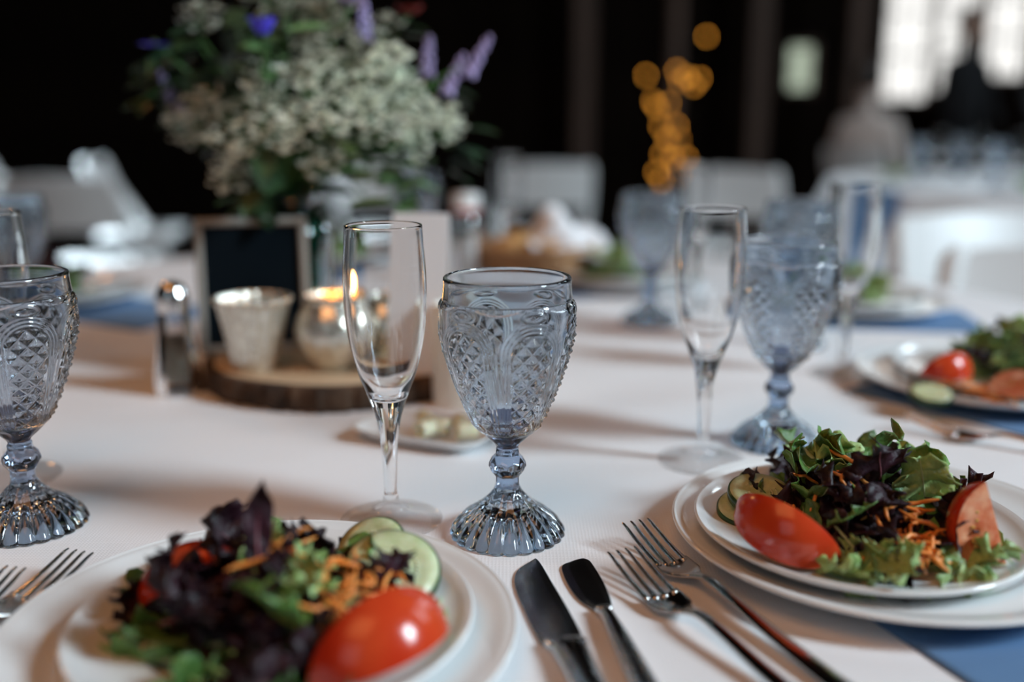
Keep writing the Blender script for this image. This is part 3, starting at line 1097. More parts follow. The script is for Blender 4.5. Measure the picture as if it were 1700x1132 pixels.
def tomato_meshes():
    R = .027; half = radians(33); nphi, nth = 28, 16
    v, f, vf, ff = [], [], [], []
    # skin: sphere sector, long axis x
    def pt(phi, t_, r):
        return (r * 1.12 * sin(phi), r * cos(phi) * sin(t_), r * cos(phi) * cos(t_))
    for i in range(nphi + 1):
        phi = -pi / 2 + pi * i / nphi
        phi *= .985
        for j in range(nth + 1):
            t_ = -half + 2 * half * j / nth
            v.append(pt(phi, t_, R * (1 + .02 * sin(3 * t_))))
    for i in range(nphi):
        for j in range(nth):
            q = i * (nth + 1) + j
            f.append((q, q + 1, q + nth + 2, q + nth + 1))
    # inner skin shell
    n0 = len(v)
    for i in range(nphi + 1):
        phi = (-pi / 2 + pi * i / nphi) * .985
        for j in range(nth + 1):
            t_ = -half + 2 * half * j / nth
            v.append(pt(phi, t_, R * .985 * (1 + .02 * sin(3 * t_))))
    f += [tuple(n0 + k for k in reversed(q)) for q in list(f)]
    skin = mesh('skin', v, f)
    # flesh: two cut faces with recessed seed pockets, meeting at the core edge
    nr = 12
    for sgn in (-1, 1):
        base = len(vf)
        for i in range(nphi + 1):
            phi = (-pi / 2 + pi * i / nphi) * .985
            for k in range(nr + 1):
                r = R * .987 * k / nr
                x, y, z = pt(phi, sgn * half, r)
                q = k / nr
                dent = -.0022 * math.exp(-((q - .62) / .16) ** 2) * (max(0, cos(phi)) ** 1.5) * (.55 + .45 * cos(4 * phi))
                ny, nz = cos(half) * sgn, -sin(half)
                vf.append((x, y + ny * dent, z + nz * dent))
        for i in range(nphi):
            for k in range(nr):
                q = base + i * (nr + 1) + k
                a = (q, q + 1, q + nr + 2, q + nr + 1)
                ff.append(a if sgn < 0 else tuple(reversed(a)))
    # close under the skin
    base = len(vf)
    for i in range(nphi + 1):
        phi = (-pi / 2 + pi * i / nphi) * .985
        for j in range(nth + 1):
            vf.append(pt(phi, -half + 2 * half * j / nth, R * .98))
    for i in range(nphi):
        for j in range(nth):
            q = base + i * (nth + 1) + j
            ff.append((q, q + 1, q + nth + 2, q + nth + 1))
    flesh = mesh('flesh', vf, ff)
    skin.materials.append(M['tomato_skin']); flesh.materials.append(M['tomato_flesh'])
    sd = MB()
    rg = random.Random(4)
    for sgn in (-1, 1):
        for i in range(14):
            phi = rg.uniform(-1, 1); r = R * rg.uniform(.5, .74)
            x, y, z = pt(phi, sgn * half, r)
            sd.sphere((x, y - sgn * .0006, z), .0012, 6, sq=(1, .6, 1.4))
    seeds = sd.me('seeds'); seeds.materials.append(M['tomato_seed'])
    return skin, flesh, seeds


TM = tomato_meshes()


def axes(X, Z):
    X = Vector(X).normalized(); Z = Vector(Z); Z = (Z - X * Z.dot(X)).normalized(); Y = Z.cross(X)
    return Matrix((X, Y, Z)).transposed().to_euler()


def tomato(loc, rot, s, lb):
    r = thing('tomato_wedge', lb, 'tomato', loc)
    r.rotation_euler = rot
    r.scale = (s, s, s)
    for nm_, m_ in zip(('skin', 'flesh', 'seeds'), TM):
        o = me_obj(nm_, m_, None, r)
        if nm_ == 'seeds': o['kind'] = 'stuff'
    return r


def cucumber_meshes():
    R, T = .021, .0032
    b = MB()
    pr = [(R - .0012, -T), (R, -T + .0006), (R + .0002, 0), (R, T - .0006), (R - .0012, T)]
    b.lathe(pr, 56); b.lathe([(R - .0012, T - .0001), (R - .0014, 0), (R - .0012, -T + .0001)], 56)
    skin = b.me('rind')
    b = MB()
    rr = [(.0005, T * .85), (.004, T * .8), (.008, T * .92), (R * .6, T * .96), (R * .68, T * 1.0), (R - .0011, T)]
    b.lathe(rr + [(r, -z) for r, z in reversed(rr)], 56, fr=lambda r, z, th: r)
    flesh = b.me('flesh')
    b = MB()
    for s in (-1, 1):
        for g in range(3):
            for i in range(7):
                th = g * 2.094 + (i - 3) * .2
                for rr_ in (.0075, .0105):
                    b.sphere((rr_ * cos(th + (.1 if rr_ > .009 else 0)), rr_ * sin(th + (.1 if rr_ > .009 else 0)), s * T * .93), .0009, 6, sq=(1, 1, .5))
    sd = b.me('seeds')
    for m_, q in ((skin, 'cucumber_skin'), (flesh, 'cucumber_flesh'), (sd, 'cucumber_seed')): m_.materials.append(M[q])
    return skin, flesh, sd


CM = cucumber_meshes()


def cucumber(loc, rot, s, lb):
    r = thing('cucumber_slice', lb, 'cucumber', loc); r.rotation_euler = rot; r.scale = (s, s, s)
    for nm_, m_ in zip(('rind', 'flesh', 'seeds'), CM):
        o = me_obj(nm_, m_, None, r)
        if nm_ == 'seeds': o['kind'] = 'stuff'
    return r


def at(px, py, z):
    X, Y = P(px, py, z - TZ)
    return (X, Y, z)


# right-hand salad (in focus)
rx, ry = P(1425, 865, .02)
hz = heap(rx + .003, ry + .006, .062, .029, 11, 'right-hand plate', ['green', 'red', 'red', 'pale', 'round', 'green'], 74,
          zones=[(rx - .012, ry - .020, .030, ['red', 'red', 'red', 'spearg']), (rx + .012, ry + .035, .04, ['green', 'green', 'round', 'pale']),
                 (rx + .052, ry - .035, .025, ['pale']), (rx + .03, ry - .012, .022, ['green', 'pale'])])
shreds([(P(1505, 845, .05)[0], P(1505, 845, .05)[1], .016, 20, .011), (P(1530, 880, .045)[0], P(1530, 880, .045)[1], .010, 11, .010),
        (P(1400, 790, .055)[0], P(1400, 790, .055)[1], .014, 5, .010), (P(1450, 862, .045)[0], P(1450, 862, .045)[1], .009, 4, .010),
        (P(1340, 850, .03)[0], P(1340, 850, .03)[1], .012, 3, .002), (P(1500, 775, .055)[0], P(1500, 775, .055)[1], .008, 2, .002)], hz, 'right-hand salad', 21, 0)
tomato(at(1308, 880, SZ + .020), axes((.055, -.040, -.020), (-.30, -.80, .25)), 1.05, 'red tomato wedge with its skin outward, front left of the right-hand salad')
tomato(at(1658, 880, SZ + .026), axes((.30, 0, -.90), (-.85, .30, -.30)), 1.0, 'tomato wedge showing its pale cut flesh at the right end of the right-hand salad')
cucumber(at(1262, 822, SZ + .019), (radians(14), radians(6), radians(-20)), .95, 'cucumber slice leaning on the leaves of the right-hand salad, upper one')
cucumber(at(1240, 845, SZ + .010), (radians(14), radians(-8), radians(10)), .88, 'cucumber slice half hidden behind the red tomato wedge of the right-hand salad')
rg = random.Random(77)
for (px, py, z, kind, rot, s) in [(1420, 790, .046, 'green', (.3, -.35, 1.9), 1.0), (1475, 790, .052, 'round', (-.5, -.2, 1.0), 1.0), (1520, 815, .045, 'round', (.9, .1, .3), 1.0),
                                  (1500, 925, .035, 'pale', (.7, .25, -1.0), .8), (1450, 915, .032, 'pale', (1.1, .5, -1.0), .95), (1415, 962, .018, 'pale', (.4, .15, -2.2), 1.0), (1620, 945, .018, 'pale', (.4, .2, -.9), 1.1), (1600, 915, .028, 'pale', (.2, .2, -.4), 1.0),
                                  (1590, 930, .022, 'pale', (.3, .2, -.7), 1.1), (1560, 945, .020, 'pale', (.6, .3, -1.3), 1.0), (1550, 870, .036, 'green', (.2, .2, -.8), 1.0),
                                  (1390, 850, .040, 'red', (.6, .4, -2.0), 1.1), (1440, 880, .040, 'red', (.7, .5, -1.6), 1.2), (1370, 800, .045, 'green', (.2, .0, 2.7), .9),
                                  (1430, 830, .050, 'green', (.8, .4, -1.7), .75), (1330, 780, .035, 'green', (.3, -.2, 2.5), .9), (1655, 935, .008, 'red', (.3, .1, -.4), .5)]:
    X, Y = P(px, py, z)
    put_leaf(kind, (X - .018 * s * cos(rot[2]), Y - .018 * s * sin(rot[2]), TZ + z), rot, s, 'right-hand plate', rg)
b = MB()
p0 = at(1312, 735, TZ + .058); p1 = at(1358, 772, TZ + .050)
b.tube([p0, ((p0[0] + p1[0]) / 2, (p0[1] + p1[1]) / 2, (p0[2] + p1[2]) / 2 + .002), p1], [.0009, .0018, .0022], 8)
b.tube([p0, (p0[0] + .009, p0[1], p0[2] + .004)], [.0009, .0006], 6)
o = b.build('lettuce_stalk', M['rib']); tag(o, 'pale forked lettuce stalk sticking up at the top left of the right-hand salad', 'stalk')

# nearest salad (blurred in front)
lx, ly = P(440, 1040, .02)
hl = heap(lx - .004, ly + .010, .060, .029, 31, 'nearest plate', ['red', 'red', 'red', 'green', 'green'], 62,
          zones=[(lx - .01, ly + .0, .035, ['red']), (lx + .03, ly - .0, .02, ['green', 'pale']), (lx - .04, ly - .045, .03, ['green', 'spearg'])])
shreds([(P(470, 935, .055)[0], P(470, 935, .055)[1], .013, 9, .010), (P(535, 965, .05)[0], P(535, 965, .05)[1], .014, 14, .011), (P(600, 965, .04)[0], P(600, 965, .04)[1], .011, 9, .012),
        (P(555, 985, .045)[0], P(555, 985, .045)[1], .014, 9, .011)], hl, 'nearest salad', 22, 0)
tomato(at(628, 1082, SZ + .012), axes((.76, .62, .12), (.02, -.75, .66)), 1.16, 'shiny red tomato wedge at the front right of the nearest salad')
tomato(at(322, 976, SZ + .014), (radians(20), radians(-10), radians(30)), .88, 'dark red tomato wedge behind the leaves of the nearest salad')
cucumber(at(652, 948, SZ + .020), (radians(28), radians(4), radians(10)), 1.18, 'large cucumber slice lying on top at the right of the nearest salad')
cucumber(at(618, 912, SZ + .017), (radians(34), radians(-6), radians(-15)), .95, 'smaller cucumber slice behind the large one on the nearest salad')
rg = random.Random(78)
for (px, py, z, kind, rot, s) in [(420, 925, .055, 'spear', (.1, -1.25, 2.0), .85), (440, 925, .050, 'pale', (.3, -.2, .8), .7), (300, 1085, .016, 'spearg', (.4, .1, -2.9), .9), (360, 1100, .02, 'pale', (.2, .1, -2.5), 1.0),
                                  (560, 1010, .035, 'pale', (.5, .4, -.9), .9), (520, 1040, .04, 'green', (.5, .3, -1.2), 1.1), (700, 1010, .018, 'pale', (.2, .1, -.9), .8), (480, 1080, .03, 'red', (.4, .5, -1.5), 1.1),
                                  (720, 1040, .014, 'pale', (.3, .1, -1.6), .6), (420, 980, .05, 'red', (.3, .4, -1.8), 1.2), (500, 960, .055, 'pale', (.3, .1, .2), .6)]:
    X, Y = P(px, py, z)
    put_leaf(kind, (X - .018 * s * cos(rot[2]), Y - .018 * s * sin(rot[2]), TZ + z), rot, s, 'nearest plate', rg,
             'pointed dark red leaf standing up at the top of the nearest salad' if kind == 'spear' else None)

# salad at the right edge, and the two far ones
h3 = heap(.500, .955, .055, .032, 41, 'plate at the right edge', ['green', 'pale', 'red', 'pale'], 40)
shreds([(P(1590, 590, .05)[0] , P(1590, 590, .05)[1], .012, 9, .004), (P(1655, 610, .05)[0], P(1655, 610, .05)[1], .014, 14, .004), (P(1670, 650, .03)[0], P(1670, 650, .03)[1], .012, 8, .006)], h3, 'salad at the right edge', 23, 0)
tomato(at(1565, 618, SZ + .016), (radians(60), 0, radians(20)), .9, 'dark tomato wedge at the left of the salad at the right edge')
tomato(at(1692, 660, SZ + .016), (radians(-40), 0, radians(-40)), .9, 'pale tomato wedge cut by the right frame edge')
cucumber(at(1545, 655, SZ + .006), (.2, 0, 0), .9, 'blurred cucumber slice at the front of the salad at the right edge')
heap(.47, 1.365, .050, .026, 51, 'plate before the white chair', ['pale', 'green', 'pale'], 26)
heap(.17, 1.56, .045, .022, 61, 'plate across the table', ['pale', 'green'], 20)
heap(-.32, 1.80, .045, .022, 63, 'plate behind the vase', ['pale', 'green'], 14)
heap(-.66, 1.42, .045, .022, 62, 'plate at the far left', ['red', 'green'], 18)

# ------------------------------------------------------------------ centrepiece
SCX, SCY, SR = -.168, 1.015, .150
sl = thing('wood_slice', 'round bark-edged wood slice carrying the candle holders and the bouquet', 'wood slice', (SCX, SCY, TZ))
rg = random.Random(8)
phs = [rg.random() * 6 for _ in range(6)]


def sr(th, extra=0):
    return SR * (1 + .018 * sin(3 * th + phs[0]) + .012 * sin(7 * th + phs[1])) + extra


b = MB(); b.lathe([(.001, .0005), (SR - .008, .0005), (SR - .006, .002), (SR - .006, .0235), (SR - .008, .025), (.001, .025)], 120, fr=lambda r, z, th: r * sr(th) / SR)
b.build('wood_core', M['slice'], sl)
b = MB()
v, f = [], []
n = 240
prof = [(-.008, .001), (-.001, .001), (.001, .005), (.001, .012), (.0005, .019), (-.002, .0245), (-.008, .0248)]
for (e, z) in prof:
    for k in range(n):
        th = 2 * pi * k / n
        ex = e + (.0028 * sin(31 * th + phs[2] + 30 * z) * sin(13 * th + phs[3]) + .0015 * sin(77 * th) if -.005 < e else 0)
        r = sr(th, ex); v.append((r * cos(th), r * sin(th), z))
for j in range(len(prof) - 1):
    for k in range(n):
        f.append((j * n + k, j * n + (k + 1) % n, (j + 1) * n + (k + 1) % n, (j + 1) * n + k))
me_obj('bark', mesh('bark', v, f), M['bark'], sl)
SLZ = TZ + .025


def votive_fluted(loc, lb):
    r = thing('votive_holder', lb, 'candle holder', loc)
    b = MB()
    prof = [(.0005, .0008), (.020, .0008), (.0225, .002), (.0255, .02), (.030, .045), (.0335, .062), (.0355, .070), (.0385, .0745), (.0392, .077), (.0382, .0782), (.0365, .077), (.0335, .068), (.028, .042), (.0235, .02), (.021, .006), (.0005, .005)]
    pr = [tuple(p) for p in spline(prof, 70)]
    b.lathe(pr, 144, fr=lambda r_, z, th: r_ * (1 + .075 * abs(sin(9 * th)) * min(1, z / .01) * (1 if r_ > .01 else 0)))
    b.f = [tuple(q) for q in b.f]
    b.build('cup', M['mercury'], r)
    c = MB(); c.lathe([(.0005, .006), (.019, .006), (.019, .024), (.0005, .024)], 32); c.build('candle', M['wax'], r)
    return r


def votive_round(loc, lb, lit=True, s=1.0):
    r = thing('votive_holder', lb, 'candle holder', loc); r.scale = (s, s, s)
    b = MB()
    prof = [(.0005, .0008), (.016, .0008), (.020, .003), (.031, .018), (.0365, .034), (.034, .050), (.027, .062), (.025, .066), (.027, .071), (.0275, .0725), (.0255, .072), (.0235, .066), (.0255, .061), (.032, .050), (.0345, .034), (.029, .019), (.018, .006), (.0005, .005)]
    b.lathe([tuple(p) for p in spline(prof, 80)], 96, fr=lambda r_, z, th: r_ * (1 + .012 * sin(14 * th + 120 * z)))
    b.build('cup', M['mercury'], r)
    c = MB(); c.lathe([(.0005, .006), (.017, .006), (.017, .046), (.0005, .045)], 32); c.build('candle', M['wax'], r)
    if lit:
        fl = MB(); fl.lathe([(.0003, .048), (.003, .052), (.0042, .058), (.003, .066), (.0003, .076)], 16); fl.build('flame', M['flame'], r)
    return r


X, Y = P(425, 612, .025); vf = votive_fluted((X, Y, SLZ), 'fluted silvery mercury-glass candle holder at the left on the wood slice'); vf.scale = (.9, .9, .9)
X, Y = P(556, 610, .025); votive_round((X, Y, SLZ), 'round mercury-glass candle holder with an orange flame, left of the front flute')
l = bpy.data.lights.new('candle_light', 'POINT'); l.energy = .05; l.color = (1, .45, .12); l.shadow_soft_size = .008
lo = bpy.data.objects.new('candle_light', l); lo.location = (X, Y, SLZ + .082); COL.objects.link(lo)
X, Y = P(640, 590, .025); votive_round((X, Y, SLZ), 'small mercury-glass candle holder seen through the bowl of the front flute', False, .85)

# framed chalkboard
X, Y = P(402, 588, .025)
cb = thing('framed_chalkboard', 'small black chalkboard in a cream frame leaning behind the fluted candle holder', 'sign', (X + .012, Y + .012, SLZ))
cb.rotation_euler = (radians(-10), 0, radians(12))
W_, H_ = .112, .138
b = MB()
b.box((0, 0, .004), (W_, .012, .008), b=.002); b.box((0, 0, H_ - .004), (W_, .012, .008), b=.002)
b.box((-W_ / 2 + .004, 0, H_ / 2), (.008, .012, H_ - .014), b=.002); b.box((W_ / 2 - .004, 0, H_ / 2), (.008, .012, H_ - .014), b=.002)
b.build('frame', M['frame'], cb, False)
b = MB(); b.box((0, .002, H_ / 2), (W_ - .012, .005, H_ - .012)); b.build('chalkboard_panel', M['chalk'], cb, False)
b = MB(); b.box((0, .022, .055), (.03, .003, .115), M=Matrix.Rotation(radians(18), 3, 'X')); b.build('easel_leg', M['frame'], cb, False)

# tented card
X, Y = P(704, 606, .025)
cd = thing('table_card', 'tall white folded card standing behind the front flute and goblet', 'card', (X, Y, SLZ), radians(-8))
b = MB()
for sgn, nmx in ((1, 'front_leaf'), (-1, 'back_leaf')):
    b = MB(); b.box((0, -sgn * .018, .074), (.054, .0012, .152), M=Matrix.Rotation(sgn * -radians(13), 3, 'X')); b.build(nmx, M['card'], cd, False)

# cream pot behind goblet
X, Y = P(762, 668)
b = MB(); b.lathe([tuple(p) for p in spline([(.0005, .0005), (.022, .0005), (.0245, .003), (.0245, .05), (.0245, .088), (.0235, .093), (.0225, .093), (.0215, .088), (.0215, .01), (.0005, .008)], 60)], 64)
o = b.build('cream_pot', M['cream'], None, loc=(X, Y, TZ)); tag(o, 'plain cream cylindrical pot standing behind the left side of the centre goblet', 'pot')

# butter dish
X, Y = P(712, 728)
bd = thing('butter_dish', 'small white oblong dish of butter curls behind the stem of the front flute', 'dish', (X, Y, TZ), radians(-24))
v, f = [], []
n = 64
prof = [(.0, .0008), (.72, .0008), (.78, .002), (.95, .009), (1.0, .0112), (.985, .0122), (.93, .0105), (.76, .0048), (.70, .0038), (.0, .0038)]
for (q, z) in prof:
    for k in range(n):
        t_ = 2 * pi * k / n; c_, s_ = cos(t_), sin(t_)
        e = .38
        v.append((.060 * q * abs(c_) ** e * (1 if c_ > 0 else -1), .036 * q * abs(s_) ** e * (1 if s_ > 0 else -1), z))
for j in range(len(prof) - 1):
    for k in range(n):
        f.append((j * n + k, j * n + (k + 1) % n, (j + 1) * n + (k + 1) % n, (j + 1) * n + k))
me_obj('dish', mesh('dish', v, f), M['china'], bd)
rg = random.Random(6)
cu = MB()
sp_pts = [((.0085 - .0045 * a / 9) * cos(a), 0, .009 + (.0085 - .0045 * a / 9) * sin(a)) for a in [i * .45 for i in range(20)]]
cv, cf = [], []
for (x_, y_, z_) in sp_pts:
    for yy in (-.009, -.003, .003, .009):
        cv.append((x_, yy + y_, z_ + .0006 * sin(yy * 900)))
for i in range(len(sp_pts) - 1):
    for j in range(3):
        q = i * 4 + j; cf.append((q, q + 1, q + 5, q + 4))
cm = mesh('butter_curl', cv, cf)
nor = [vv.normal.copy() for vv in cm.vertices]; n0 = len(cv)
cv2 = cv + [(Vector(cv[i]) - nor[i] * .0016)[:] for i in range(n0)]
cf2 = cf + [tuple(n0 + k for k in reversed(q)) for q in cf]
for i in range(len(sp_pts) - 1):
    a, c = i * 4, i * 4 + 4; cf2.append((a, c, n0 + c, n0 + a)); cf2.append((c + 3, a + 3, n0 + a + 3, n0 + c + 3))
cm = mesh('butter_curl', cv2, cf2); cm.materials.append(M['butter'])
ca, sa = cos(bd.rotation_euler[2]), sin(bd.rotation_euler[2])
for i, (dx, dy, rz) in enumerate([(-.006, .006, .4), (.012, -.004, 1.3), (.026, .008, .2), (.038, -.006, 1.9), (.006, -.014, 2.4)]):
    o = me_obj('butter_curl', cm, None, None, (X + dx * ca - dy * sa, Y + dx * sa + dy * ca, TZ + .0045), (0, 0, rz), (.95,) * 3)
    tag(o, 'pale rolled butter curl lying in the small white oblong dish', 'butter', 'butter curls in the oblong dish')

# pepper shaker
X, Y = P(298, 650)
ps = thing('pepper_shaker', 'tapered glass pepper shaker with a chrome top, left of the wood slice', 'shaker', (X, Y, TZ))
rb = lambda r_, z, th: r_ * (1 + .02 * (cos(8 * th)))
b = MB(); b.lathe([tuple(p) for p in spline([(.0005, .0005), (.021, .0005), (.0235, .003), (.0235, .012), (.021, .03), (.017, .06), (.0145, .082), (.0135, .082), (.0158, .06), (.0195, .03), (.020, .014), (.0005, .0135)], 60)], 64, fr=rb)
b.f = [tuple(reversed(q)) for q in b.f]; b.build('jar', M['clear'], ps)
b = MB(); b.lathe([(.0005, .0145), (.0185, .0148), (.0175, .03), (.0148, .055), (.0005, .057)], 40); o = b.build('pepper', M['pepper'], ps); o['kind'] = 'stuff'
b = MB(); b.lathe([tuple(p) for p in spline([(.0150, .080), (.0155, .082), (.0155, .094), (.0148, .098), (.011, .106), (.005, .1095), (.0005, .110)], 30)], 48); b.build('cap', M['chrome'], ps)

# white-lidded shaker
X, Y = P(775, 470)
ss = thing('sugar_shaker', 'clear glass jar with a white lid and red collar behind the centre goblet', 'jar', (X, Y, TZ))
b = MB(); b.lathe([tuple(p) for p in spline([(.0005, .0005), (.024, .0005), (.026, .004), (.0265, .05), (.025, .09), (.020, .108), (.0195, .114), (.0180, .114), (.0185, .107), (.0232, .09), (.0245, .05), (.024, .008), (.0005, .007)], 60)], 48)
b.f = [tuple(reversed(q)) for q in b.f]; b.build('jar', M['clear'], ss)
b = MB(); b.lathe([(.0005, .008), (.0235, .008), (.0240, .05), (.023, .075), (.0005, .076)], 32); o = b.build('sugar', M['white_plastic'], ss); o['kind'] = 'stuff'
b = MB(); b.lathe([(.0202, .113), (.0212, .114), (.0212, .120), (.0202, .121)], 48); b.build('collar', M['red_band'], ss)
b = MB(); b.lathe([(.0005, .119), (.0205, .119), (.0215, .121), (.0215, .139), (.020, .143), (.0005, .144)], 48); b.build('lid', M['white_plastic'], ss)

# bread basket
X, Y = P(880, 470)
bk = thing('bread_basket', 'low round wicker bread basket beyond the centre goblet', 'basket', (X + .01, Y + .04, TZ))
for j in range(7):
    rr = .075 + .022 * (j / 6); b = MB(); nn = 60
    b.tube([(rr * cos(2 * pi * k / nn), rr * sin(2 * pi * k / nn), .006 + j * .0085 + .0012 * (1 if (k + j) % 2 else -1)) for k in range(nn + 1)], .0045, 6, cap=False)
    b.build('wicker_coil', M['wicker'], bk)
b = MB(); b.lathe([(.0005, .001), (.076, .001), (.078, .006), (.0005, .006)], 40); b.build('base', M['wicker'], bk)
for i, (dx, dy, dz, s) in enumerate([(-.035, -.02, .052, 1), (-.03, .035, .055, .9), (.02, -.035, .05, .9)]):
    b = MB(); b.sphere((0, 0, 0), .034, 24, sq=(1.15, .85, .75)); b.v = [(x_, y_, z_ + .003 * sin(60 * x_)) for x_, y_, z_ in b.v]
    o = b.build('bread_roll', M['bread'], None, loc=(X + .01 + dx, Y + .04 + dy, TZ + dz), rot=(0, 0, i * 1.1), scale=(s, s, s)); tag(o, 'golden crusty bread roll in the wicker basket', 'bread', 'bread rolls in the basket')
nx_, ny_ = 30, 26
v, f = [], []
for j in range(ny_ + 1):
    for i in range(nx_ + 1):
        u_, w_ = i / nx_ * 2 - 1, j / ny_ * 2 - 1
        z = .085 * math.exp(-((u_ + .55) ** 2 * 1.8 + w_ * w_ * .9)) * (1 + .25 * sin(7 * u_ + 5 * w_)) + .014 * abs(sin(5 * u_ + 3 * w_)) + .010 * abs(sin(8 * w_ - 4 * u_)) + .006
        v.append((u_ * .10 + .01 * sin(4 * w_), w_ * .08, max(.004, z)))
for j in range(ny_):
    for i in range(nx_):
        q = j * (nx_ + 1) + i; f.append((q, q + 1, q + nx_ + 2, q + nx_ + 1))
o = me_obj('draped_napkin', mesh('draped_napkin', v, f), M['white_napkin'], None, (X + .10, Y + .045, TZ)); tag(o, 'white napkin heaped over the right side of the bread basket', 'napkin')

# vase with flowers
VX, VY = X_at(500, 1.15), 1.085
vz = SLZ
vs = thing('glass_vase', 'teal green glass jar holding the bouquet on the wood slice', 'vase', (VX, VY, vz)); vs.scale = (1.15,) * 3
b = MB(); b.lathe([tuple(p) for p in spline([(.0005, .0005), (.038, .0005), (.042, .004), (.043, .03), (.043, .09), (.041, .105), (.034, .118), (.033, .124), (.035, .134), (.0345, .138), (.0325, .137), (.0308, .124), (.0315, .117), (.0385, .104), (.0405, .09), (.0405, .03), (.039, .009), (.0005, .008)], 90)], 72)
b.f = [tuple(reversed(q)) for q in b.f]; b.build('jar', M['vase'], vs)
b = MB(); b.lathe([(.0005, .0085), (.0385, .0095), (.0400, .03), (.0400, .075), (.0005, .0752)], 48); b.f = [tuple(reversed(q)) for q in b.f]; b.build('water', M['water'], vs)
neck = Vector((VX, VY, vz + .142))


def sprig_stem(mb, head, rg, r0=.0012):
    d = (head - neck)
    foot = Vector((VX + rg.uniform(-.022, .022) - d.x * .08, VY + rg.uniform(-.022, .022) - d.y * .08, vz + .015))
    nk = neck + Vector((rg.uniform(-.02, .02), rg.uniform(-.02, .02), 0))
    mid = nk + (head - nk) * .5 + Vector((0, 0, .02))
    pts = [foot, nk, mid, head]
    pts = [Vector(p) for p in spline([tuple(p) for p in pts], 12)]
    mb.tube(pts, [r0] * 12, 5)
    return pts


def bspot(px, py):
    v_ = 'very top' if py < 35 else 'upper' if py < 115 else 'middle' if py < 210 else 'lower'
    h_ = 'far left' if px < 370 else 'left' if px < 470 else 'centre' if px < 560 else 'right' if px < 665 else 'far right'
    return v_ + ' ' + h_


def gyp_spray(px, py, dy, n, rad, seed, dim=False, fr=.0074):
    n = int(n * .62)
    rg = random.Random(seed)
    dep_y = VY + dy
    head = Vector((X_at(px, dep_y * .975 + .05), dep_y, Z_at(py, dep_y)))
    r = thing('babys_breath_sprig', "%s baby's breath sprig at the %s of the bouquet" % ('dull cream' if dim else 'bright white', bspot(px, py)), "baby's breath", tuple(head - Vector((0, 0, rad))), 0, "%s baby's breath sprigs at the %s of the bouquet" % ('dull cream' if dim else 'bright white', bspot(px, py)))
    off = Vector(r.location)
    st = MB(); sprig_stem(st, head - Vector((0, 0, rad * .6)), rg)
    fl = MB()
    for i in range(n):
        th, ph_ = rg.random() * 6.28, math.acos(rg.uniform(-1, 1))
        q = rad * rg.random() ** .45
        p = head + Vector((q * sin(ph_) * cos(th) * 1.2, q * sin(ph_) * sin(th), q * cos(ph_)))
        if i % 4 == 0: st.tube([head - Vector((0, 0, rad * .6)), (head + p) / 2 - Vector((0, 0, .006)), p], .0005, 3, cap=False)
        rr = fr * rg.uniform(.55, 1.2)
        # floret: three crossed little petals rings -> small rosette
        for k in range(5):
            a = k * 1.2566 + rg.random()
            cpt = p + Vector((cos(a), sin(a), rg.uniform(-.4, .6))) * rr * .45
            t1 = Vector((-sin(a), cos(a), 0)) * rr * .42
            t2 = Vector((cos(a) * .6, sin(a) * .6, .6)) * rr * .55
            fl.add([(p - t1 * .3)[:], (cpt - t1)[:], (cpt + t2)[:], (cpt + t1)[:], (p + t1 * .3)[:], (p + Vector((0, 0, -rr * .4)))[:]], [(0, 1, 2, 3, 4), (5, 1, 0), (5, 4, 3), (5, 2, 1), (5, 3, 2)])
    for m_, nm_ in ((st, 'stem'), (fl, 'florets')): m_.v = [(x_ - off.x, y_ - off.y, z_ - off.z) for x_, y_, z_ in m_.v]
    st.build('stem', M['stem'], r)
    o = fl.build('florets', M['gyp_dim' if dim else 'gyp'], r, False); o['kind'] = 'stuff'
    return r


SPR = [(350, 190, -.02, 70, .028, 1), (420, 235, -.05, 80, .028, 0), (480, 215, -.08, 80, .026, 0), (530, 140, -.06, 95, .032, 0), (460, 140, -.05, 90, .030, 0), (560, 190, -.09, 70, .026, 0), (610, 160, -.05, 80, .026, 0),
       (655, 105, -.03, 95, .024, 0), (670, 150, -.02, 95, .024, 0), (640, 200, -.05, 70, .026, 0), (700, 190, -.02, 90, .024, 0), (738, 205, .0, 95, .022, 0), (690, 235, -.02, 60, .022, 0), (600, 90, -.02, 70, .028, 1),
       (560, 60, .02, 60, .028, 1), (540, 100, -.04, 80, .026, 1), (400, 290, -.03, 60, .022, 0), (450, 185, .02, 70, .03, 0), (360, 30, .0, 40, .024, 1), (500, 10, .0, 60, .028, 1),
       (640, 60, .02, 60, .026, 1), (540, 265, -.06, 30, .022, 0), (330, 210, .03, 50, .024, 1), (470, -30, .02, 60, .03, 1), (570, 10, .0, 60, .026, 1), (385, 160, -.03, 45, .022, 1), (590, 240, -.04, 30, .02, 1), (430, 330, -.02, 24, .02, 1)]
for i, (px, py, dy, n, rad, dim) in enumerate(SPR):
    gyp_spray(px, py, dy, n, rad, 900 + i, bool(dim))


def flower_thing(name, lb, cat, px, py, dy, build, group=None, seed=0):
    rg = random.Random(seed); dep_y = VY + dy
    head = Vector((X_at(px, dep_y * .975 + .05), dep_y, Z_at(py, dep_y)))
    r = thing(name, lb, cat, tuple(head), 0, group)
    st = MB(); sprig_stem(st, head, rg, .0016); st.v = [(x_ - head.x, y_ - head.y, z_ - head.z) for x_, y_, z_ in st.v]; st.build('stem', M['stem'], r)
    build(r, rg)
    return r


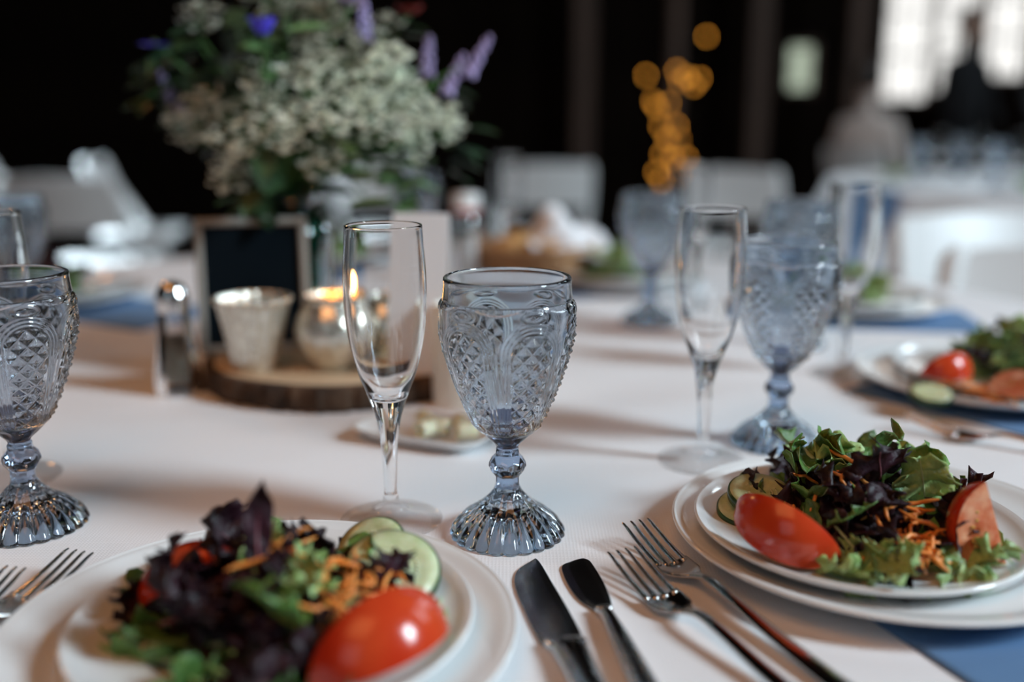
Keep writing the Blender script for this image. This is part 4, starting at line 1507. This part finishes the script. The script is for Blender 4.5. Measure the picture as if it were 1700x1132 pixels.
def petals(n, ln, wd, up, m, name='petal', cup=.3):
    def f_(r, rg):
        for k in range(n):
            a = 2 * pi * k / n + rg.uniform(-.15, .15)
            v, f = [], []
            for i in range(7):
                s = i / 6; w_ = wd * sin(pi * (.12 + .8 * s)); z = up * s * ln + cup * ln * s * s
                for t_ in (-1, -.4, .4, 1):
                    q = Vector((s * ln, w_ * t_, z + .15 * w_ * t_ * t_)); c, s_ = cos(a), sin(a)
                    v.append((q.x * c - q.y * s_, q.x * s_ + q.y * c, q.z))
            for i in range(6):
                for j in range(3):
                    q = i * 4 + j; f.append((q, q + 1, q + 5, q + 4))
            me_obj(name, mesh(name, v, f), M[m], r)
        b = MB(); b.sphere((0, 0, .002), .004, 10); b.build('flower_centre', M['dark_leaf'], r)
    return f_


def spike(m, n=20, ln=.042, lean=(0, 0)):
    def f_(r, rg):
        b = MB()
        for i in range(n):
            s = i / n; a = i * 2.4; rr = .0065 * (1 - .6 * s)
            b.sphere((lean[0] * s * ln + rr * cos(a), lean[1] * s * ln + rr * sin(a), (s - .3) * ln), .0034 * (1 - .45 * s), 6, sq=(1, 1, 1.3))
        o = b.build('blossoms', M[m], r); o['kind'] = 'stuff'
    return f_


flower_thing('blue_cornflower', 'deep blue flower at the upper left edge of the bouquet', 'flower', 292, 75, -.02, petals(9, .018, .006, -.2, 'blue_petal'), seed=1)
flower_thing('blue_cornflower', 'deep blue bud flower at the top middle of the bouquet', 'flower', 463, 62, -.10, petals(10, .014, .006, 1.0, 'blue_petal'), seed=2)
flower_thing('blue_cornflower', 'violet blue flower cut by the top frame edge above the bouquet', 'flower', 600, 8, -.03, petals(10, .020, .008, .4, 'lilac'), seed=3)
for i, (px, py, dy, lean, lb) in enumerate([(780, 105, .02, (.6, 0), 'lilac flower spike reaching farthest right from the bouquet'), (745, 135, .02, (.5, 0), 'lilac flower spike beside the outermost right spike'),
                                            (715, 105, .03, (.1, 0), 'lilac blue flower spike at the upper right of the bouquet'), (620, 45, .0, (0, 0), 'lilac flower spike at the top of the bouquet'), (325, 165, -.01, (-.5, 0), 'lilac flower spike at the left of the bouquet')]):
    flower_thing('lilac_flower_spike', lb, 'flower', px, py, dy, spike('lilac', lean=lean), seed=10 + i)
flower_thing('red_flower', 'dim dark red flower behind the bouquet at its upper right', 'flower', 690, 25, .06, petals(8, .016, .008, .3, 'bud_red'), seed=20)


def big_leaf(name, mname, lb, grp, px, py, dy, L_, W_, yaw, pitch, seed):
    rg = random.Random(seed); dep_y = VY + dy
    head = Vector((X_at(px, dep_y * .975 + .05), dep_y, Z_at(py, dep_y)))
    r = thing(name, lb, 'foliage', tuple(head), 0, grp)
    st = MB(); sprig_stem(st, head, rg, .0014); st.v = [(x_ - head.x, y_ - head.y, z_ - head.z) for x_, y_, z_ in st.v]; st.build('stem', M['stem'], r)
    for k in range(5):
        nu, nv = 10, 5; v, f = [], []
        for i in range(nu + 1):
            s = i / nu
            for j in range(nv):
                t_ = j / (nv - 1) * 2 - 1
                v.append((L_ * s, W_ * sin(pi * (.04 + .94 * s)) * t_, .25 * L_ * s * s * -1 + .2 * W_ * t_ * t_))
        for i in range(nu):
            for j in range(nv - 1):
                q = i * nv + j; f.append((q, q + 1, q + nv + 1, q + nv))
        me_obj('leaf', mesh('leaf', v, f), M[mname], r, (rg.uniform(-.008, .008), rg.uniform(-.008, .008), -.012 * k + .01), (rg.uniform(-.6, .6), pitch + rg.uniform(-.4, .4), yaw + rg.uniform(-1.2, 1.2)))


DL = [(320, 95, .0, pi), (360, 70, .01, pi), (380, 110, -.03, 2.5), (340, 130, .0, pi), (300, 110, .02, pi), (430, 105, -.05, 1.5), (560, 225, -.03, 0), (600, 200, .02, 0), (440, 270, -.08, 4), (450, 290, -.05, 4.4), (470, 260, -.05, 3.5),
      (760, 230, .04, 0), (730, 160, .05, 0), (350, 120, .05, pi), (640, 245, .03, 0), (520, 250, .03, 1), (500, 60, .03, 1), (660, 60, .05, .5), (420, 30, .05, 2), (540, 290, .0, -1), (400, 200, .05, 3)]
for i, (px, py, dy, yaw) in enumerate(DL):
    big_leaf('leafy_sprig', 'dark_leaf', 'dark green leafy sprig at the %s of the bouquet' % bspot(px, py), 'dark leafy sprigs at the %s of the bouquet' % bspot(px, py), px, py, dy, .042, .012, yaw, .2, 1200 + i)
for i, (px, py, dy, yaw) in enumerate([(500, 30, -.06, 1.5), (470, 70, -.08, 1.5), (640, 270, -.03, 0), (430, 40, -.07, 1.6), (665, 300, .0, 0), (590, 280, -.06, -.6)]):
    big_leaf('leafy_sprig', 'pale_leaf', 'pale green leafy sprig at the %s of the bouquet' % bspot(px, py), 'pale leafy sprigs at the %s of the bouquet' % bspot(px, py), px, py, dy, .045, .010, yaw, -.3, 1300 + i)


# ------------------------------------------------------------------ chairs
def make_chair():
    """folding resin chair, seat centre at origin on the floor, back towards +y"""
    r = thing('folding_chair', 'x', 'chair')
    S = .21
    for sx in (-1, 1):
        b = MB(); b.tube([(sx * S, -.24, .0), (sx * S, -.02, .42), (sx * S, .13, .66), (sx * (S - .008), .175, .775), (sx * (S - .02), .182, .795)], [.017, .018, .018, .02, .014], 10); b.build('back_post', M['resin'], r)
        b = MB(); b.tube([(sx * (S - .03), .26, .0), (sx * (S - .03), -.16, .43)], [.016, .016], 10); b.build('leg', M['resin'], r)
    v, f = [], []
    nn = 13
    for k in range(nn):
        t_ = k / (nn - 1) * 2 - 1; x_ = t_ * (S - .005); bow = .03 * (1 - t_ * t_); top = .79 + .012 * (1 - t_ * t_)
        for (dy, z) in ((-.008, .60), (.012, .60), (.012, top), (-.008, top)):
            v.append((x_, .115 + (z - .6) * .36 + bow + dy, z))
    for k in range(nn - 1):
        for j in range(4):
            f.append((k * 4 + j, k * 4 + (j + 1) % 4, k * 4 + 4 + (j + 1) % 4, k * 4 + 4 + j))
    f += [(3, 2, 1, 0), tuple((nn - 1) * 4 + j for j in range(4))]
    me_obj('backrest', mesh('backrest', v, f, False), M['resin'], r)
    b = MB(); b.box((0, -.03, .445), (.40, .38, .03), b=.012); b.build('seat', M['resin'], r)
    b = MB(); b.tube([(-S + .03, .2, .06), (S - .03, .2, .06)], .01, 8); b.build('stretcher', M['resin'], r)
    b = MB(); b.tube([(-S, -.17, .12), (S, -.17, .12)], .01, 8); b.build('stretcher', M['resin'], r)
    return r


chair = make_chair()


def CH_(x, y, rz, lb, first=[True]):
    if first[0]:
        chair.location = (x, y, 0); chair.rotation_euler = (0, 0, rz); chair['label'] = lb; first[0] = False
    else:
        dup(chair, (x, y, 0), rz, lb)


CH_(.86, 1.42, radians(-22), 'white folding chair at the right of the nearest table, its rounded corner nearest')
CH_(1.07, 2.03, radians(8), 'white folding chair just behind the one at the right of the nearest table')
CH_(-1.86, 4.95, radians(100), 'white folding chair at left seen from its side with splayed legs')
CH_(-1.62, 3.78, radians(176), 'white folding chair at left with its backrest turned to the camera')
CH_(-2.35, 4.1, radians(150), 'white folding chair cut by the left frame edge')
CH_(-2.75, 5.3, radians(160), 'white folding chair behind the others at left')
CH_(.14, 4.75, radians(184), 'white folding chair in the middle distance above the bread basket')
CH_(.98, 4.3, radians(150), 'white folding chair with a rounded back behind the flute and goblet at right')
CH_(-.62, 4.9, radians(170), 'white folding chair behind the bouquet')

# ------------------------------------------------------------------ far table contents
def far(obj, x, y, lb, s=None): return dup(obj, (x, y, TZ), 0, lb, None, s)


rg = random.Random(15)
for i, (dx, dy) in enumerate([(-.45, -.35), (-.1, -.55), (.3, -.45), (.5, -.1), (-.55, .1), (-.25, .4), (.15, .3)]):
    o = dup(goblet, (T2[0] + dx, T2[1] + dy, TZ), 0, 'blurred goblet on the table at far right'); o['group'] = 'goblets on the far right table'
    o = dup(flute, (T2[0] + dx + .1, T2[1] + dy + .03, TZ), 0, 'blurred clear flute on the table at far right'); o['group'] = 'flutes on the far right table'
for i, a in enumerate([-2.2, -1.6, -1.0, -.4, 3.0]):
    x_, y_ = T2[0] + .62 * cos(a), T2[1] + .62 * sin(a)
    o = me_obj('charger_plate', ch, None, None, (x_, y_, TZ + .0002)); tag(o, 'blurred white plate on the table at far right', 'plate', 'plates on the far right table')
    for k in range(6):
        q = put_leaf(rg.choice(['pale', 'green']), (x_ + rg.uniform(-.04, .02), y_ + rg.uniform(-.04, .02), TZ + .012 + rg.random() * .02), (rg.uniform(-.3, .3), rg.uniform(-.3, .1), rg.random() * 6), 1.2, 'far right table', rg)
# blue napkin hanging from the far right table
v, f = [], []
for j in range(13):
    for i in range(9):
        u_ = i / 8 - .5; q = j / 12
        v.append((u_ * .26, -.012 - .02 * q * (1 + sin(14 * u_)), -.33 * q))
for j in range(12):
    for i in range(8):
        q = j * 9 + i; f.append((q, q + 1, q + 10, q + 9))
o = me_obj('napkin', mesh('napkin', v, f), M['napkin'], None, (1.335, 3.685, TZ + .004), (0, 0, radians(-70))); tag(o, 'blue napkin hanging over the edge of the far right table', 'napkin')

# ------------------------------------------------------------------ amber lights wound round a post
px_, yy = 1110, 7.0
pxx = X_at(px_, yy)
pl = thing('wooden_post', 'dark wooden post carrying the amber light string', 'post', (pxx, yy, 0))
b = MB(); b.tube([(0, 0, 0), (0, 0, 2.2)], .05, 12); b.build('shaft', M['beam'], pl)
b = MB(); b.box((0, 0, .02), (.3, .3, .04), b=.008); b.build('base', M['beam'], pl)
sl_ = thing('string_lights', 'string of glowing amber bulbs wound around a dark post in the background', 'lights', (pxx, yy, 0))
pts = []
rg = random.Random(3)
for i in range(60):
    q = i / 59; pts.append(((.07 + .06 * q * abs(sin(3 * q))) * cos(q * 40), .07 * sin(q * 40), .55 + 1.0 * q))
b = MB(); b.tube(pts, .003, 5); b.build('wire', M['wire'], sl_)
BP = [(1085, 285), (1105, 275), (1122, 280), (1095, 255), (1120, 250), (1132, 262), (1100, 230), (1122, 232), (1090, 210), (1115, 208), (1085, 178), (1102, 172), (1078, 168), (1118, 135), (1130, 128), (1112, 118), (1142, 142), (1160, 60), (1150, 130), (1065, 125), (1095, 300), (1110, 262)]
bulb = MB(); bulb.sphere((0, 0, 0), .011, 10, sq=(1, 1, 1.3)); bme2 = bulb.me('bulb'); bme2.materials.append(M['bulb'])
for (a_, b_) in BP:
    me_obj('bulb', bme2, None, sl_, (X_at(a_, yy) - pxx, rg.uniform(-.08, .02), Z_at(b_, yy)))

# ------------------------------------------------------------------ guests in the far background (standing, dark clothes)
def guest(name_lb, x, y, rz, top, seated):
    verts = [(0, 0, .98), (0, 0, 1.15), (0, 0, 1.36), (0, 0, 1.46), (0, .01, 1.50),
             (.17, 0, 1.38), (.24, -.02, 1.12), (.22, -.14, .92), (-.17, 0, 1.38), (-.24, -.02, 1.12), (-.22, -.14, .92),
             (.09, 0, .92), (.11, -.01, .50), (.11, .02, .07), (.11, -.10, .03), (-.09, 0, .92), (-.11, -.01, .50), (-.11, .02, .07), (-.11, -.10, .03), (0, -.01, 1.60), (0, -.01, 1.70)]
    edges = [(0, 1), (1, 2), (2, 3), (3, 4), (2, 5), (5, 6), (6, 7), (2, 8), (8, 9), (9, 10), (0, 11), (11, 12), (12, 13), (13, 14), (0, 15), (15, 16), (16, 17), (17, 18), (4, 19), (19, 20)]
    rad = [.15, .14, .16, .06, .055, .07, .05, .035, .07, .05, .035, .09, .06, .045, .035, .09, .06, .045, .035, .085, .07]
    drop = .43 if seated else 0
    if seated:
        verts = [(a, b_, c - drop) for a, b_, c in verts[:11]] + [(.09, -.05, .53), (.12, -.42, .50), (.12, -.42, .10), (.12, -.52, .04), (-.09, -.05, .53), (-.12, -.42, .50), (-.12, -.42, .10), (-.12, -.52, .04)] + [(a, b_, c - drop) for a, b_, c in verts[19:]]
    me = bpy.data.meshes.new('body'); me.from_pydata(verts, edges, [])
    r = thing('person', name_lb, 'person', (x, y, 0), rz)
    o = bpy.data.objects.new('body', me); COL.objects.link(o); o.parent = r
    sk = o.modifiers.new('skin', 'SKIN'); sk.use_smooth_shade = True
    for i, q in enumerate(rad): me.skin_vertices[0].data[i].radius = (q, q * .8)
    me.skin_vertices[0].data[0].use_root = True
    o.modifiers.new('s', 'SUBSURF').levels = 2
    me.materials.append(M[top])
    b = MB(); b.sphere((0, -.012, 1.655 - drop), .098, 16, sq=(.82, .95, 1.2)); b.sphere((0, -.108, 1.645 - drop), .014, 8, sq=(.8, 1, 1.4)); b.build('head', M['skin'], r)
    b = MB(); b.sphere((0, .012, 1.69 - drop), .105, 16, sq=(.86, .95, 1.08)); b.build('hair', M['hair'], r)
    return r


guest('dark-clothed person standing before the bright windows, left of the last window', X_at(1580, 7.8), 7.8, .4, 'dark_cloth', False)
guest('dark-clothed person standing at the far right edge of the room', X_at(1730, 6.4), 6.4, .2, 'dark_cloth', False)
guest('person in a pale top seated below the brightest window', X_at(1428, 6.9), 6.9, 2.4, 'shirt', True)
CH_(X_at(1428, 6.9), 6.9, 2.4 , 'white folding chair under the seated person in the pale top')
